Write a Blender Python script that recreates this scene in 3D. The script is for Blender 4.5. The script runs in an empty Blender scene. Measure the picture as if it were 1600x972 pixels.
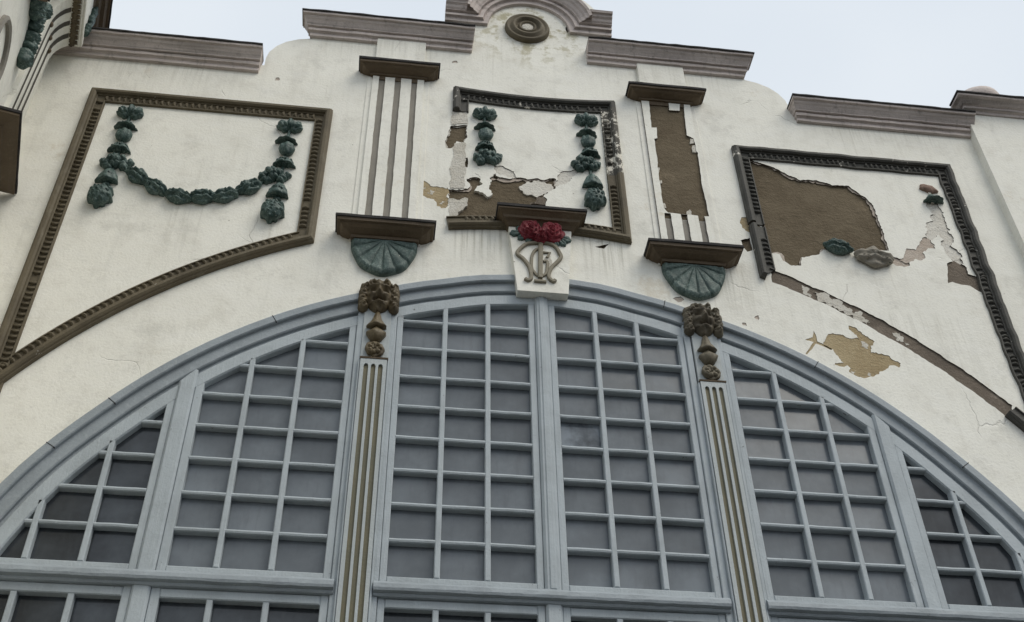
import bpy, bmesh, math, random
from mathutils import Vector, Matrix, noise
from mathutils.geometry import delaunay_2d_cdt

sc = bpy.context.scene
COL = sc.collection
rad = math.radians

# ------------------------------------------------------------------ camera
CAM = Vector((-1.40, -8.0, 1.6))
PITCH, ROLL, YAW = 0.740102, -0.0191498, -0.136400
def _yaw(v):
    c, s = math.cos(YAW), math.sin(YAW)
    return Vector((c*v.x - s*v.y, s*v.x + c*v.y, v.z))
_c, _s, _cp, _sp = math.cos(ROLL), math.sin(ROLL), math.cos(PITCH), math.sin(PITCH)
_right = _yaw(Vector((_c, -_sp*_s, _cp*_s)))
_up = _yaw(Vector((-_s, -_sp*_c, _cp*_c)))
_fwd = _yaw(Vector((0, _cp, _sp)))
cam_data = bpy.data.cameras.new('camera')
cam = bpy.data.objects.new('camera', cam_data)
COL.objects.link(cam)
M = Matrix((_right, _up, -_fwd)).transposed().to_4x4()
M.translation = CAM
cam.matrix_world = M
cam_data.sensor_width = 36
cam_data.lens = 40.5
cam_data.clip_end = 3000
sc.camera = cam

# ------------------------------------------------------------------ sky and sun (overcast)
SUN_ELEV, SUN_AZ = 50.0, 138.0          # azimuth measured clockwise from +Y: the light comes from behind the viewer on the right
world = bpy.data.worlds.new('World'); sc.world = world; world.use_nodes = True
wn = world.node_tree.nodes; wl = world.node_tree.links
bg = wn['Background']
sky = wn.new('ShaderNodeTexSky'); sky.sky_type = 'NISHITA'; sky.sun_disc = False
sky.sun_elevation = rad(SUN_ELEV); sky.sun_rotation = rad(SUN_AZ)
sky.dust_density = 5.0; sky.air_density = 1.0
tc = wn.new('ShaderNodeTexCoord')
cl = wn.new('ShaderNodeTexNoise'); cl.inputs['Scale'].default_value = 2.4; cl.inputs['Detail'].default_value = 3.0
cl.inputs['Roughness'].default_value = 0.45
wl.new(tc.outputs['Generated'], cl.inputs['Vector'])
ramp = wn.new('ShaderNodeValToRGB')      # even cloud deck, thinner and thicker patches
ramp.color_ramp.elements[0].position = 0.3; ramp.color_ramp.elements[0].color = (6.15, 6.8, 7.55, 1)
ramp.color_ramp.elements[1].position = 0.7; ramp.color_ramp.elements[1].color = (7.3, 7.8, 8.3, 1)
wl.new(cl.outputs['Fac'], ramp.inputs['Fac'])
mixs = wn.new('ShaderNodeMix'); mixs.data_type = 'RGBA'; mixs.inputs['Factor'].default_value = 0.94
wl.new(sky.outputs['Color'], mixs.inputs['A']); wl.new(ramp.outputs['Color'], mixs.inputs['B'])
wl.new(mixs.outputs['Result'], bg.inputs['Color'])
bg.inputs['Strength'].default_value = 0.10

sun_data = bpy.data.lights.new('sun', 'SUN')
sun_data.energy = 1.5; sun_data.angle = rad(35); sun_data.color = (1.0, 0.94, 0.83)
sun = bpy.data.objects.new('sun', sun_data); COL.objects.link(sun)
_az, _el = rad(SUN_AZ), rad(SUN_ELEV)
_to_sun = Vector((math.sin(_az)*math.cos(_el), math.cos(_az)*math.cos(_el), math.sin(_el)))
sun.rotation_euler = _to_sun.to_track_quat('Z', 'Y').to_euler()
sun.location = (18, -20, 30)

sc.view_settings.view_transform = 'Standard'
sc.view_settings.look = 'None'
sc.view_settings.exposure = 0.19
sc.view_settings.gamma = 1.0
sc.view_settings.use_curve_mapping = False

# ------------------------------------------------------------------ materials
def new_mat(name):
    m = bpy.data.materials.new(name); m.use_nodes = True
    nt = m.node_tree
    return m, nt.nodes, nt.links, nt.nodes['Principled BSDF']

def noise_node(n, l, vec, scale, detail=4, rough=0.55):
    t = n.new('ShaderNodeTexNoise'); t.inputs['Scale'].default_value = scale
    t.inputs['Detail'].default_value = detail; t.inputs['Roughness'].default_value = rough
    if vec: l.new(vec, t.inputs['Vector'])
    return t.outputs['Fac']

def scaled(n, l, vec, s):
    mp_ = n.new('ShaderNodeMapping'); mp_.inputs['Scale'].default_value = s
    l.new(vec, mp_.inputs['Vector']); return mp_.outputs['Vector']

def rng(n, l, v, a, b, c=0.0, d=1.0):
    r = n.new('ShaderNodeMapRange'); r.interpolation_type = 'SMOOTHSTEP'
    for i, q in zip(('From Min', 'From Max', 'To Min', 'To Max'), (a, b, c, d)): r.inputs[i].default_value = q
    l.new(v, r.inputs['Value']); return r.outputs['Result']

def mixc(n, l, fac, a, b):
    m = n.new('ShaderNodeMix'); m.data_type = 'RGBA'
    if isinstance(fac, (int, float)): m.inputs['Factor'].default_value = fac
    else: l.new(fac, m.inputs['Factor'])
    for k, q in (('A', a), ('B', b)):
        if isinstance(q, tuple): m.inputs[k].default_value = q + (1,) if len(q) == 3 else q
        else: l.new(q, m.inputs[k])
    return m.outputs['Result']

def mul(n, l, a, b):
    m = n.new('ShaderNodeMath'); m.operation = 'MULTIPLY'
    for i, q in enumerate((a, b)):
        if isinstance(q, (int, float)): m.inputs[i].default_value = q
        else: l.new(q, m.inputs[i])
    return m.outputs[0]

def bump(n, l, bsdf, h, strength, dist):
    b = n.new('ShaderNodeBump'); b.inputs['Strength'].default_value = strength; b.inputs['Distance'].default_value = dist
    l.new(h, b.inputs['Height']); l.new(b.outputs['Normal'], bsdf.inputs['Normal']); return b

def coord(n):
    t = n.new('ShaderNodeTexCoord'); return t.outputs['Object']

def mat_plaster():
    m, n, l, b = new_mat('lime_plaster')
    v = coord(n)
    big = noise_node(n, l, v, 0.55, 5, 0.6)
    mid = noise_node(n, l, v, 3.2, 6, 0.65)
    fine = noise_node(n, l, v, 38, 5, 0.6)
    streak = noise_node(n, l, scaled(n, l, v, (9, 9, 0.55)), 1.0, 5, 0.6)
    c = mixc(n, l, rng(n, l, big, 0.35, 0.68), (0.865, 0.848, 0.768), (0.81, 0.792, 0.712))
    c = mixc(n, l, rng(n, l, mid, 0.47, 0.70, 0, 0.5), c, (0.66, 0.635, 0.56))
    c = mixc(n, l, rng(n, l, streak, 0.52, 0.72, 0, 0.22), c, (0.56, 0.55, 0.49))
    c = mixc(n, l, rng(n, l, fine, 0.54, 0.72, 0, 0.30), c, (0.50, 0.48, 0.43))
    smu = noise_node(n, l, v, 2.1, 8, 0.74)
    c = mixc(n, l, rng(n, l, smu, 0.52, 0.68, 0, 0.40), c, (0.50, 0.485, 0.43))
    drip = noise_node(n, l, scaled(n, l, v, (22, 22, 0.8)), 1.0, 4, 0.55)
    c = mixc(n, l, mul(n, l, rng(n, l, drip, 0.56, 0.68), rng(n, l, big, 0.46, 0.62, 0, 0.26)), c, (0.52, 0.49, 0.41))
    wash = noise_node(n, l, scaled(n, l, v, (1.2, 1.2, 3.0)), 2.6, 6, 0.7)
    c = mixc(n, l, rng(n, l, wash, 0.40, 0.70, 0, 0.30), c, (0.86, 0.85, 0.80))
    # old wash marks and yellowish damp blooms
    blot = noise_node(n, l, v, 1.35, 7, 0.7)
    c = mixc(n, l, rng(n, l, blot, 0.60, 0.70, 0, 0.40), c, (0.56, 0.47, 0.33))
    # run-off marks below ledges, frames and the swag
    sep = n.new('ShaderNodeSeparateXYZ'); l.new(v, sep.inputs[0])
    runs = noise_node(n, l, scaled(n, l, v, (26, 26, 0.7)), 1.0, 4, 0.6)
    for (xa, xb, zt, zb, s_) in ((-3.75, -3.25, 10.10, 9.0, .30), (-2.75, -2.55, 10.0, 9.4, .4), (-0.95, -0.25, 10.06, 9.4, .75), (0.35, 0.95, 10.06, 9.3, .7), (1.1, 2.3, 9.75, 8.9, .5),
                                 (-2.05, -1.05, 9.72, 9.1, .5), (-5.3, -3.1, 12.3, 11.75, .26), (-2.6, -0.7, 13.07, 12.5, .26), (0.6, 2.6, 13.07, 12.4, .26), (3.1, 5.3, 12.3, 11.8, .26), (2.4, 4.6, 9.3, 8.0, .2)):
        w_ = (xb-xa)*.25
        k_ = mul(n, l, rng(n, l, sep.outputs['X'], xa, xa+w_), rng(n, l, sep.outputs['X'], xb-w_, xb, 1.0, 0.0))
        k_ = mul(n, l, k_, rng(n, l, sep.outputs['Z'], zb, zt, 0.0, 1.0))
        k_ = mul(n, l, k_, rng(n, l, sep.outputs['Z'], zt, zt + .06, 1.0, 0.0))
        k_ = mul(n, l, k_, rng(n, l, runs, 0.44, 0.68, 0.0, s_))
        c = mixc(n, l, k_, c, (0.40, 0.38, 0.31))
    # algae and damp below the crest medallion
    vd = n.new('ShaderNodeVectorMath'); vd.operation = 'DISTANCE'; vd.inputs[1].default_value = (0.0, 0.0, 13.75)
    l.new(v, vd.inputs[0])
    near = rng(n, l, vd.outputs['Value'], 0.35, 1.1, 1.0, 0.0)
    damp = mul(n, l, near, rng(n, l, noise_node(n, l, v, 5.0, 6, 0.7), 0.48, 0.62, 0, 0.8))
    c = mixc(n, l, damp, c, (0.40, 0.36, 0.22))
    # hairline cracks
    wob = n.new('ShaderNodeTexNoise'); wob.inputs['Scale'].default_value = 2.2; wob.inputs['Detail'].default_value = 5
    l.new(v, wob.inputs['Vector'])
    av = n.new('ShaderNodeMix'); av.data_type = 'VECTOR'; av.inputs['Factor'].default_value = 0.28
    l.new(v, av.inputs['A']); l.new(wob.outputs['Color'], av.inputs['B'])
    vo = n.new('ShaderNodeTexVoronoi'); vo.feature = 'DISTANCE_TO_EDGE'; vo.inputs['Scale'].default_value = 0.9
    l.new(av.outputs['Result'], vo.inputs['Vector'])
    line = rng(n, l, vo.outputs['Distance'], 0.0, 0.0055, 1.0, 0.0)
    crack = mul(n, l, line, rng(n, l, noise_node(n, l, v, 0.9, 3), 0.57, 0.62))
    c = mixc(n, l, mul(n, l, crack, 0.22), c, (0.30, 0.28, 0.24))
    pit = rng(n, l, noise_node(n, l, v, 17, 3, 0.5), 0.735, 0.775)
    c = mixc(n, l, mul(n, l, pit, 0.75), c, (0.33, 0.30, 0.24))
    l.new(c, b.inputs['Base Color'])
    b.inputs['Roughness'].default_value = 0.9; b.inputs['Specular IOR Level'].default_value = 0.25
    h = mixc(n, l, 0.4, mid, fine)
    h2 = mixc(n, l, crack, h, (0, 0, 0))
    bump(n, l, b, h2, 0.55, 0.02)
    return m

def mat_rough(name, ca, cb, cc, sc_=6.0, bs=0.9):
    m, n, l, b = new_mat(name)
    v = coord(n)
    a = noise_node(n, l, v, sc_*0.35, 6, 0.7); f = noise_node(n, l, v, sc_*7, 6, 0.7)
    c = mixc(n, l, rng(n, l, a, 0.35, 0.66), ca, cb)
    c = mixc(n, l, rng(n, l, f, 0.52, 0.75, 0, 0.8), c, cc)
    tm = noise_node(n, l, scaled(n, l, v, (2.2, 2.2, 9)), 2.2, 6, 0.7)
    c = mixc(n, l, rng(n, l, tm, 0.55, 0.72, 0, 0.7), c, tuple(q*0.55 for q in ca))
    c = mixc(n, l, rng(n, l, noise_node(n, l, v, 1.9, 7, 0.72), 0.56, 0.74, 0, 0.55), c, tuple(q*1.7 for q in cc))
    l.new(c, b.inputs['Base Color']); b.inputs['Roughness'].default_value = 0.95
    b.inputs['Specular IOR Level'].default_value = 0.2
    bump(n, l, b, mixc(n, l, 0.5, mixc(n, l, 0.5, a, tm), f), bs, 0.04)
    return m

def mat_paint(name, base, dark, light, axis=(1, 1, 1), rough=0.6, wear=0.0, wear_col=(0.62, 0.59, 0.52), wear_scale=7, dirt=0.6):
    m, n, l, b = new_mat(name)
    v = coord(n)
    a = noise_node(n, l, v, 2.2, 6, 0.65)
    s = noise_node(n, l, scaled(n, l, v, axis), 6.0, 6, 0.7)
    f = noise_node(n, l, v, 45, 4, 0.6)
    c = mixc(n, l, rng(n, l, a, 0.38, 0.70, 0, dirt), base, dark)
    c = mixc(n, l, rng(n, l, s, 0.52, 0.74, 0, 0.6), c, light)
    c = mixc(n, l, rng(n, l, f, 0.60, 0.8, 0, 0.5), c, dark)
    if wear > 0:
        w = rng(n, l, noise_node(n, l, v, wear_scale, 7, 0.72), 0.72 - wear*0.25, 0.76 - wear*0.25)
        c = mixc(n, l, w, c, wear_col)
    l.new(c, b.inputs['Base Color']); b.inputs['Roughness'].default_value = rough
    b.inputs['Specular IOR Level'].default_value = 0.35
    bump(n, l, b, mixc(n, l, 0.5, s, f), 0.55, 0.014)
    return m

def mat_stone():
    m, n, l, b = new_mat('weathered_cornice_stone')
    v = coord(n)
    a = noise_node(n, l, v, 1.6, 6, 0.65)
    lay = noise_node(n, l, scaled(n, l, v, (0.35, 4, 9)), 2.0, 3, 0.5)      # grime lies along the mouldings
    run = noise_node(n, l, scaled(n, l, v, (16, 16, 1.0)), 1.0, 5, 0.65)
    f = noise_node(n, l, v, 32, 5, 0.65)
    c = mixc(n, l, rng(n, l, a, 0.32, 0.68), (0.63, 0.555, 0.515), (0.49, 0.43, 0.40))
    c = mixc(n, l, rng(n, l, lay, 0.50, 0.72, 0, 0.5), c, (0.17, 0.15, 0.13))
    c = mixc(n, l, rng(n, l, run, 0.52, 0.76, 0, 0.55), c, (0.19, 0.17, 0.15))
    c = mixc(n, l, rng(n, l, f, 0.58, 0.78, 0, 0.5), c, (0.58, 0.53, 0.50))
    l.new(c, b.inputs['Base Color']); b.inputs['Roughness'].default_value = 0.92
    bump(n, l, b, mixc(n, l, 0.5, lay, f), 0.7, 0.02)
    return m

def mat_green(name='dark_green_glaze', lift=0.0):
    m, n, l, b = new_mat(name)
    v = coord(n)
    a = noise_node(n, l, v, 9, 5, 0.6); f = noise_node(n, l, v, 60, 4, 0.6)
    g = n.new('ShaderNodeNewGeometry')
    sp = n.new('ShaderNodeSeparateXYZ'); l.new(g.outputs['Normal'], sp.inputs[0])
    c = mixc(n, l, rng(n, l, a, 0.35, 0.66), (0.022, 0.052, 0.045), (0.050, 0.094, 0.080))
    dust = mul(n, l, rng(n, l, f, 0.42, 0.68), rng(n, l, a, 0.38, 0.66, 0.2, 0.85))
    c = mixc(n, l, dust, c, (0.19, 0.25, 0.23))
    c = mixc(n, l, rng(n, l, noise_node(n, l, v, 23, 5, 0.7), 0.66, 0.72, 0, 0.8), c, (0.45, 0.45, 0.40))
    if lift: c = mixc(n, l, lift, c, (0.20, 0.235, 0.215))
    l.new(c, b.inputs['Base Color']); b.inputs['Roughness'].default_value = 0.55
    bump(n, l, b, mixc(n, l, 0.4, a, f), 0.6, 0.015)
    return m

def mat_glass(name, dust_lo, dust_hi, rough, dust_col=(0.172, 0.194, 0.214)):
    m, n, l, b = new_mat(name)
    v = coord(n)
    oi = n.new('ShaderNodeObjectInfo')
    a = noise_node(n, l, v, 2.5, 5, 0.6); f = noise_node(n, l, v, 22, 5, 0.65)
    d = rng(n, l, a, 0.30, 0.72, dust_lo, dust_hi)
    r = rng(n, l, oi.outputs['Random'], 0.0, 1.0, 0.84, 1.10)
    c = mixc(n, l, mul(n, l, d, r), (0.008, 0.009, 0.011), dust_col)
    c = mixc(n, l, rng(n, l, noise_node(n, l, scaled(n, l, v, (7, 1, 1.2)), 3.0, 5, 0.6), 0.5, 0.8, 0, 0.28), c, (0.07, 0.076, 0.08))
    l.new(c, b.inputs['Base Color'])
    b.inputs['Roughness'].default_value = rough
    b.inputs['Specular IOR Level'].default_value = 0.5
    bump(n, l, b, noise_node(n, l, v, 5, 2), 0.06, 0.02)
    return m

PLASTER = mat_plaster()
SUBSTRATE = mat_rough('bare_brown_render', (0.172, 0.138, 0.092), (0.120, 0.093, 0.060), (0.205, 0.163, 0.112), 4.0, 1.0)
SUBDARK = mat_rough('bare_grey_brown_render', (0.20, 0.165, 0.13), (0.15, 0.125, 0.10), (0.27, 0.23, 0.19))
OCHRE = mat_rough('bare_ochre_undercoat', (0.47, 0.38, 0.235), (0.37, 0.285, 0.165), (0.54, 0.46, 0.32), 5)
ROUGHWHITE = mat_rough('rough_plaster_residue', (0.70, 0.67, 0.60), (0.60, 0.56, 0.48), (0.44, 0.39, 0.31), 6, 1.0)
PALEBED = mat_rough('pale_plaster_bed', (0.74, 0.71, 0.64), (0.68, 0.64, 0.56), (0.60, 0.56, 0.49), 5, 0.8)
PINKISH = mat_rough('pinkish_plaster_bed', (0.56, 0.49, 0.42), (0.48, 0.40, 0.33), (0.66, 0.61, 0.54), 6, 0.8)
STONE = mat_stone()
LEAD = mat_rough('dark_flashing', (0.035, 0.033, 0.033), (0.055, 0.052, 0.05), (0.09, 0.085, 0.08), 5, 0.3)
BROWN = mat_paint('brown_moulding_paint', (0.105, 0.083, 0.056), (0.060, 0.047, 0.033), (0.17, 0.145, 0.11), (1, 1, 0.6), 0.65, 0.10)
BROWNGREY = mat_paint('grey_brown_moulding_paint', (0.132, 0.108, 0.068), (0.070, 0.056, 0.036), (0.20, 0.175, 0.125), (1, 1, 0.6), 0.7, 0.16)
WORNGREY = mat_paint('worn_grey_moulding_paint', (0.075, 0.072, 0.062), (0.042, 0.04, 0.036), (0.13, 0.125, 0.11), (1, 1, 0.6), 0.7, 0.38, (0.66, 0.62, 0.55), 6)
CHIPPED = mat_paint('chipped_moulding_paint', (0.085, 0.078, 0.062), (0.045, 0.042, 0.036), (0.14, 0.13, 0.11), (1, 1, 0.6), 0.7, 0.80, (0.70, 0.66, 0.57), 11)
LEDGE = mat_paint('brown_ledge_paint', (0.128, 0.092, 0.056), (0.074, 0.053, 0.031), (0.18, 0.138, 0.092), (4, 4, 0.5), 0.6, 0.0)
BLUE = mat_paint('blue_grey_painted_wood', (0.415, 0.460, 0.485), (0.315, 0.348, 0.365), (0.495, 0.535, 0.552), (9, 9, 0.8), 0.62, 0.26, (0.17, 0.175, 0.175), 15, dirt=0.75)
BLUEDIRTY = mat_paint('blue_grey_painted_wood_weathered', (0.315, 0.352, 0.378), (0.22, 0.244, 0.26), (0.385, 0.42, 0.44), (3, 3, 3), 0.6, 0.12, (0.09, 0.085, 0.075), 3.5, dirt=0.5)
CREAMBLUE = mat_paint('pale_grey_painted_wood', (0.42, 0.455, 0.46), (0.33, 0.36, 0.365), (0.50, 0.525, 0.52), (9, 9, 0.8), 0.6, 0.0, dirt=0.4)
GOLD = mat_paint('dull_gold_flute_paint', (0.165, 0.148, 0.088), (0.115, 0.115, 0.080), (0.23, 0.165, 0.105), (12, 12, 0.8), 0.55, 0.0)
GREYFLUTE = mat_paint('grey_flute_paint', (0.27, 0.25, 0.215), (0.19, 0.175, 0.15), (0.36, 0.34, 0.30), (14, 14, 1.2), 0.8, 0.0)
GREEN = mat_green()
GREENGREY = mat_green('greyed_green_glaze', 0.12)
FLUTEDARK = mat_paint('dark_groove_shade', (0.085, 0.078, 0.066), (0.05, 0.046, 0.04), (0.13, 0.12, 0.10), (14, 14, 1.2), 0.8, 0.0)
CARVED = mat_paint('brown_gilt_carving', (0.13, 0.10, 0.055), (0.055, 0.040, 0.024), (0.24, 0.195, 0.115), (3, 3, 3), 0.5, 0.0, dirt=0.9)
CARVEDGREY = mat_paint('worn_gilt_carving', (0.15, 0.13, 0.09), (0.06, 0.048, 0.034), (0.27, 0.235, 0.17), (3, 3, 3), 0.6, 0.30, (0.42, 0.39, 0.32), 9, dirt=0.9)
MONO = mat_paint('grey_gilt_letter_paint', (0.22, 0.195, 0.14), (0.15, 0.13, 0.095), (0.30, 0.27, 0.21), (3, 3, 3), 0.55, 0.0)
ROSE = mat_paint('crimson_rose_paint', (0.215, 0.016, 0.028), (0.10, 0.008, 0.014), (0.31, 0.075, 0.085), (9, 9, 9), 0.5, 0.0)
GLASS = mat_glass('dusty_window_glass', 0.62, 0.95, 0.22)
GLASSDARK = mat_glass('darker_window_glass', 0.08, 0.36, 0.16, (0.15, 0.175, 0.20))  # darker pane colour for the outer and lower lights
GLASSCLEAR = mat_glass('cleaner_glass_painted_cloud', 0.2, 1.5, 0.07, (0.22, 0.25, 0.28))  # pale patches in the colour imitate a reflected cloud
PAVING = mat_rough('street_asphalt', (0.065, 0.063, 0.06), (0.05, 0.049, 0.047), (0.09, 0.087, 0.082), 3, 0.5)

# ------------------------------------------------------------------ building helpers
def wallmap(a, p, z):                    # the hall front: a along x, p out of the wall, z up
    return Vector((a, -p, z))
WA = rad(13)
def wingmap(a, p, z):                    # the canted side face of the left wing
    return Vector((-5.35 - a*math.sin(WA) + p*math.cos(WA), a*math.cos(WA) + p*math.sin(WA), z))

def link(name, me, mat, parent=None, smooth=False, label=None, kind=None):
    if mat is not None: me.materials.append(mat)
    if smooth:
        me.polygons.foreach_set('use_smooth', [True]*len(me.polygons))
    o = bpy.data.objects.new(name, me); COL.objects.link(o)
    if parent is not None: o.parent = parent
    if label: o['label'] = label
    if kind: o['kind'] = kind
    return o

class MB:
    def __init__(s, mp=wallmap): s.v = []; s.f = []; s.mp = mp
    def add(s, vs, fs):
        o = len(s.v); s.v += [s.mp(*q) for q in vs]; s.f += [tuple(i + o for i in f) for f in fs]
    def box(s, a0, a1, p0, p1, z0, z1, bev=0.0):
        if bev <= 0:
            vs = [(a, p, z) for z in (z0, z1) for p in (p0, p1) for a in (a0, a1)]
            s.add(vs, [(0, 1, 3, 2), (4, 6, 7, 5), (0, 4, 5, 1), (2, 3, 7, 6), (0, 2, 6, 4), (1, 5, 7, 3)])
        else:                              # the front arrises are chamfered
            b = bev
            vs = [(a0, p0, z0), (a1, p0, z0), (a1, p0, z1), (a0, p0, z1),
                  (a0, p1-b, z0), (a1, p1-b, z0), (a1, p1-b, z1), (a0, p1-b, z1),
                  (a0+b, p1, z0+b), (a1-b, p1, z0+b), (a1-b, p1, z1-b), (a0+b, p1, z1-b)]
            s.add(vs, [(3, 2, 1, 0), (0, 1, 5, 4), (1, 2, 6, 5), (2, 3, 7, 6), (3, 0, 4, 7),
                       (4, 5, 9, 8), (5, 6, 10, 9), (6, 7, 11, 10), (7, 4, 8, 11), (8, 9, 10, 11)])
    def build(s, name, mat, parent=None, smooth=False, label=None, kind=None, fix=True):
        me = bpy.data.meshes.new(name)
        me.from_pydata([tuple(q) for q in s.v], [], s.f)
        if fix:
            bm = bmesh.new(); bm.from_mesh(me)
            bmesh.ops.recalc_face_normals(bm, faces=bm.faces[:]); bm.to_mesh(me); bm.free()
        return link(name, me, mat, parent, smooth, label, kind)

def inside(pt, poly):
    x, y = pt; r = False; n = len(poly); j = n - 1
    for i in range(n):
        xi, yi = poly[i]; xj, yj = poly[j]
        if (yi > y) != (yj > y) and x < (xj - xi)*(y - yi)/(yj - yi) + xi: r = not r
        j = i
    return r

def ragged(poly, amp=0.018, step=0.035, seed=0):
    out = []; n = len(poly)
    for i in range(n):
        a = Vector(poly[i]); b = Vector(poly[(i+1) % n]); d = b - a; L = d.length
        k = max(1, int(L/step)); nrm = Vector((-d.y, d.x))/max(L, 1e-6)
        for q in range(k):
            t = q/k; p = a + d*t
            w = noise.noise(Vector((p.x*9, p.y*9, seed*3.1)))*amp + noise.noise(Vector((p.x*31, p.y*31, seed*1.7)))*amp*0.7
            out.append(tuple(p + nrm*w))
    return out

def plate(name, outer, holes, p_front, thick, mat, parent=None, mp=wallmap, label=None, kind=None, edge=None):
    """a flat slab cut to an outline with openings; edges run back by its thickness"""
    verts = []; edges = []
    loops = [outer] + holes
    for lp in loops:
        o = len(verts); n = len(lp)
        verts += [Vector(q) for q in lp]; edges += [(o+i, o+(i+1) % n) for i in range(n)]
    cv, ce, cf, *_ = delaunay_2d_cdt(verts, edges, [], 0, 1e-5)
    boxes = [(min(q[0] for q in h), max(q[0] for q in h), min(q[1] for q in h), max(q[1] for q in h)) for h in holes]
    keep = []
    for f in cf:
        c = ((cv[f[0]][0]+cv[f[1]][0]+cv[f[2]][0])/3, (cv[f[0]][1]+cv[f[1]][1]+cv[f[2]][1])/3)
        if not inside(c, outer): continue
        if any(b[0] <= c[0] <= b[1] and b[2] <= c[1] <= b[3] and inside(c, h) for h, b in zip(holes, boxes)): continue
        keep.append(tuple(f))
    cnt = {}
    for f in keep:
        for i in range(3):
            e = (f[i], f[(i+1) % 3]); k = (min(e), max(e)); cnt.setdefault(k, []).append(e)
    mb = MB(mp)
    N = len(cv)
    mb.v = [mp(q[0], p_front, q[1]) for q in cv] + [mp(q[0], p_front - thick, q[1]) for q in cv]
    mb.f = list(keep) + [(e[0][0], e[0][0]+N, e[0][1]+N, e[0][1]) for e in cnt.values() if len(e) == 1]
    o = mb.build(name, mat, parent, label=label, kind=kind)
    if edge is not None:                     # dark edge colour stands in for the shadow line of the broken plaster
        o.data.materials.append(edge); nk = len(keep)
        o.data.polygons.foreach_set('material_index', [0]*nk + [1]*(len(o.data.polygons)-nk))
    return o

def sweep(mb, path, prof, closed=False):
    """moulding: path in (a,z); prof = [(inward offset, projection)]; mitred corners"""
    n = len(path); P = [Vector(q) for q in path]
    nr = []
    for i in range(n):
        if closed: a, b, c = P[i-1], P[i], P[(i+1) % n]
        else: a, b, c = P[max(i-1, 0)], P[i], P[min(i+1, n-1)]
        d1 = (b-a) if (b-a).length > 1e-9 else (c-b); d2 = (c-b) if (c-b).length > 1e-9 else (b-a)
        d1 = d1.normalized(); d2 = d2.normalized()
        n1 = Vector((d1.y, -d1.x)); n2 = Vector((d2.y, -d2.x))
        m = (n1 + n2); m = m/max(m.length, 1e-6); k = 1.0/max(0.35, m.dot(n1))
        nr.append(m*k)
    vs = []; fs = []; k = len(prof)
    for i in range(n):
        for (s, p) in prof:
            q = P[i] + nr[i]*s; vs.append((q.x, p, q.y))
    for i in range(n if closed else n-1):
        j = (i+1) % n
        for t in range(k-1): fs.append((i*k+t, i*k+t+1, j*k+t+1, j*k+t))
    if not closed:
        fs.append(tuple(range(k))); fs.append(tuple((n-1)*k + t for t in reversed(range(k))))
    mb.add(vs, fs)

def ledge_mesh(mb, a0, a1, z0, prof, rl=1.0, rr=1.0, seg=0.12, wob=0.0, seed=0):
    """moulding along the wall with mitred returns; prof = [(projection, height)] from the bottom up"""
    k = len(prof); vs = []; fs = []
    na = max(1, int((a1-a0)/seg)) if wob > 0 else 1
    for (p, dz) in prof:
        row = [(a0 - p*rl, -0.02), (a0 - p*rl, p)]
        row += [((a0 - p*rl) + (a1 + p*rr - a0 + p*rl)*t/na, p) for t in range(1, na)]
        row += [(a1 + p*rr, p), (a1 + p*rr, -0.02)]
        for (a, q) in row:
            w = noise.noise(Vector((a*7, q*9 + seed, (z0+dz)*13)))*wob if q > 0 else 0
            vs.append((a, q + w, z0 + dz + w*0.6))
    c = na + 3
    for t in range(k-1):
        for i in range(c-1): fs.append((t*c+i, t*c+i+1, (t+1)*c+i+1, (t+1)*c+i))
    fs.append(tuple(range(c))); fs.append(tuple((k-1)*c + i for i in reversed(range(c))))
    mb.add(vs, fs)

def dome(mb, cx, cz, rx, rz, h, rot=0.0, shape=None, disp=None, nu=28, nv=8, under=0.0, p0=0.0, seed=0):
    """relief lump on the wall"""
    vs = []; fs = []; cr, sr = math.cos(rot), math.sin(rot)
    for j in range(nv+1):
        t = -under + (1+under)*j/nv
        rr = math.cos(t*math.pi/2) if j < nv else 0.0
        hh = (math.sin(t*math.pi/2) + math.sin(under*math.pi/2))/(1 + math.sin(under*math.pi/2))
        for i in range(nu):
            u = 2*math.pi*i/nu
            R = shape(u) if shape else 1.0
            x, y = rx*R*rr*math.cos(u), rz*R*rr*math.sin(u)
            k = disp(x/rx, y/rz, u, t) if disp else 0.0
            k += 0.08*noise.noise(Vector((x*30+seed, y*30, seed*2.3))) + 0.07*noise.noise(Vector((x*75+seed, y*75, seed*1.3)))
            x *= 1 + k*0.35; y *= 1 + k*0.35
            vs.append((cx + cr*x - sr*y, p0 + h*hh*(1 + k) if j else p0 - 0.012, cz + sr*x + cr*y))
    for j in range(nv):
        for i in range(nu):
            fs.append((j*nu+i, j*nu+(i+1) % nu, (j+1)*nu+(i+1) % nu, (j+1)*nu+i))
    mb.add(vs, fs)

def halfrev(mb, cx, cz, rows, nu=18, ribs=0, rib=0.0, p0=0.0, rot=0.0, seed=0):
    """half-round turned form standing on the wall; rows = (dz, half width, depth)"""
    vs = []; fs = []; cr, sr = math.cos(rot), math.sin(rot)
    for dz, w, d in rows:
        for i in range(nu+1):
            u = math.pi*i/nu
            k = 1 + rib*abs(math.sin(ribs*u/2 + 0.3)) + 0.05*noise.noise(Vector((u*3+seed, dz*20, seed)))
            x = -w*math.cos(u)*k
            vs.append((cx + cr*x - sr*dz, p0 - 0.012 + (d*math.sin(u) + 0.012)*k, cz + sr*x + cr*dz))
    c = nu+1
    for t in range(len(rows)-1):
        for i in range(nu): fs.append((t*c+i, t*c+i+1, (t+1)*c+i+1, (t+1)*c+i))
    fs.append(tuple(range(c))); fs.append(tuple((len(rows)-1)*c+i for i in reversed(range(c))))
    mb.add(vs, fs)

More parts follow.
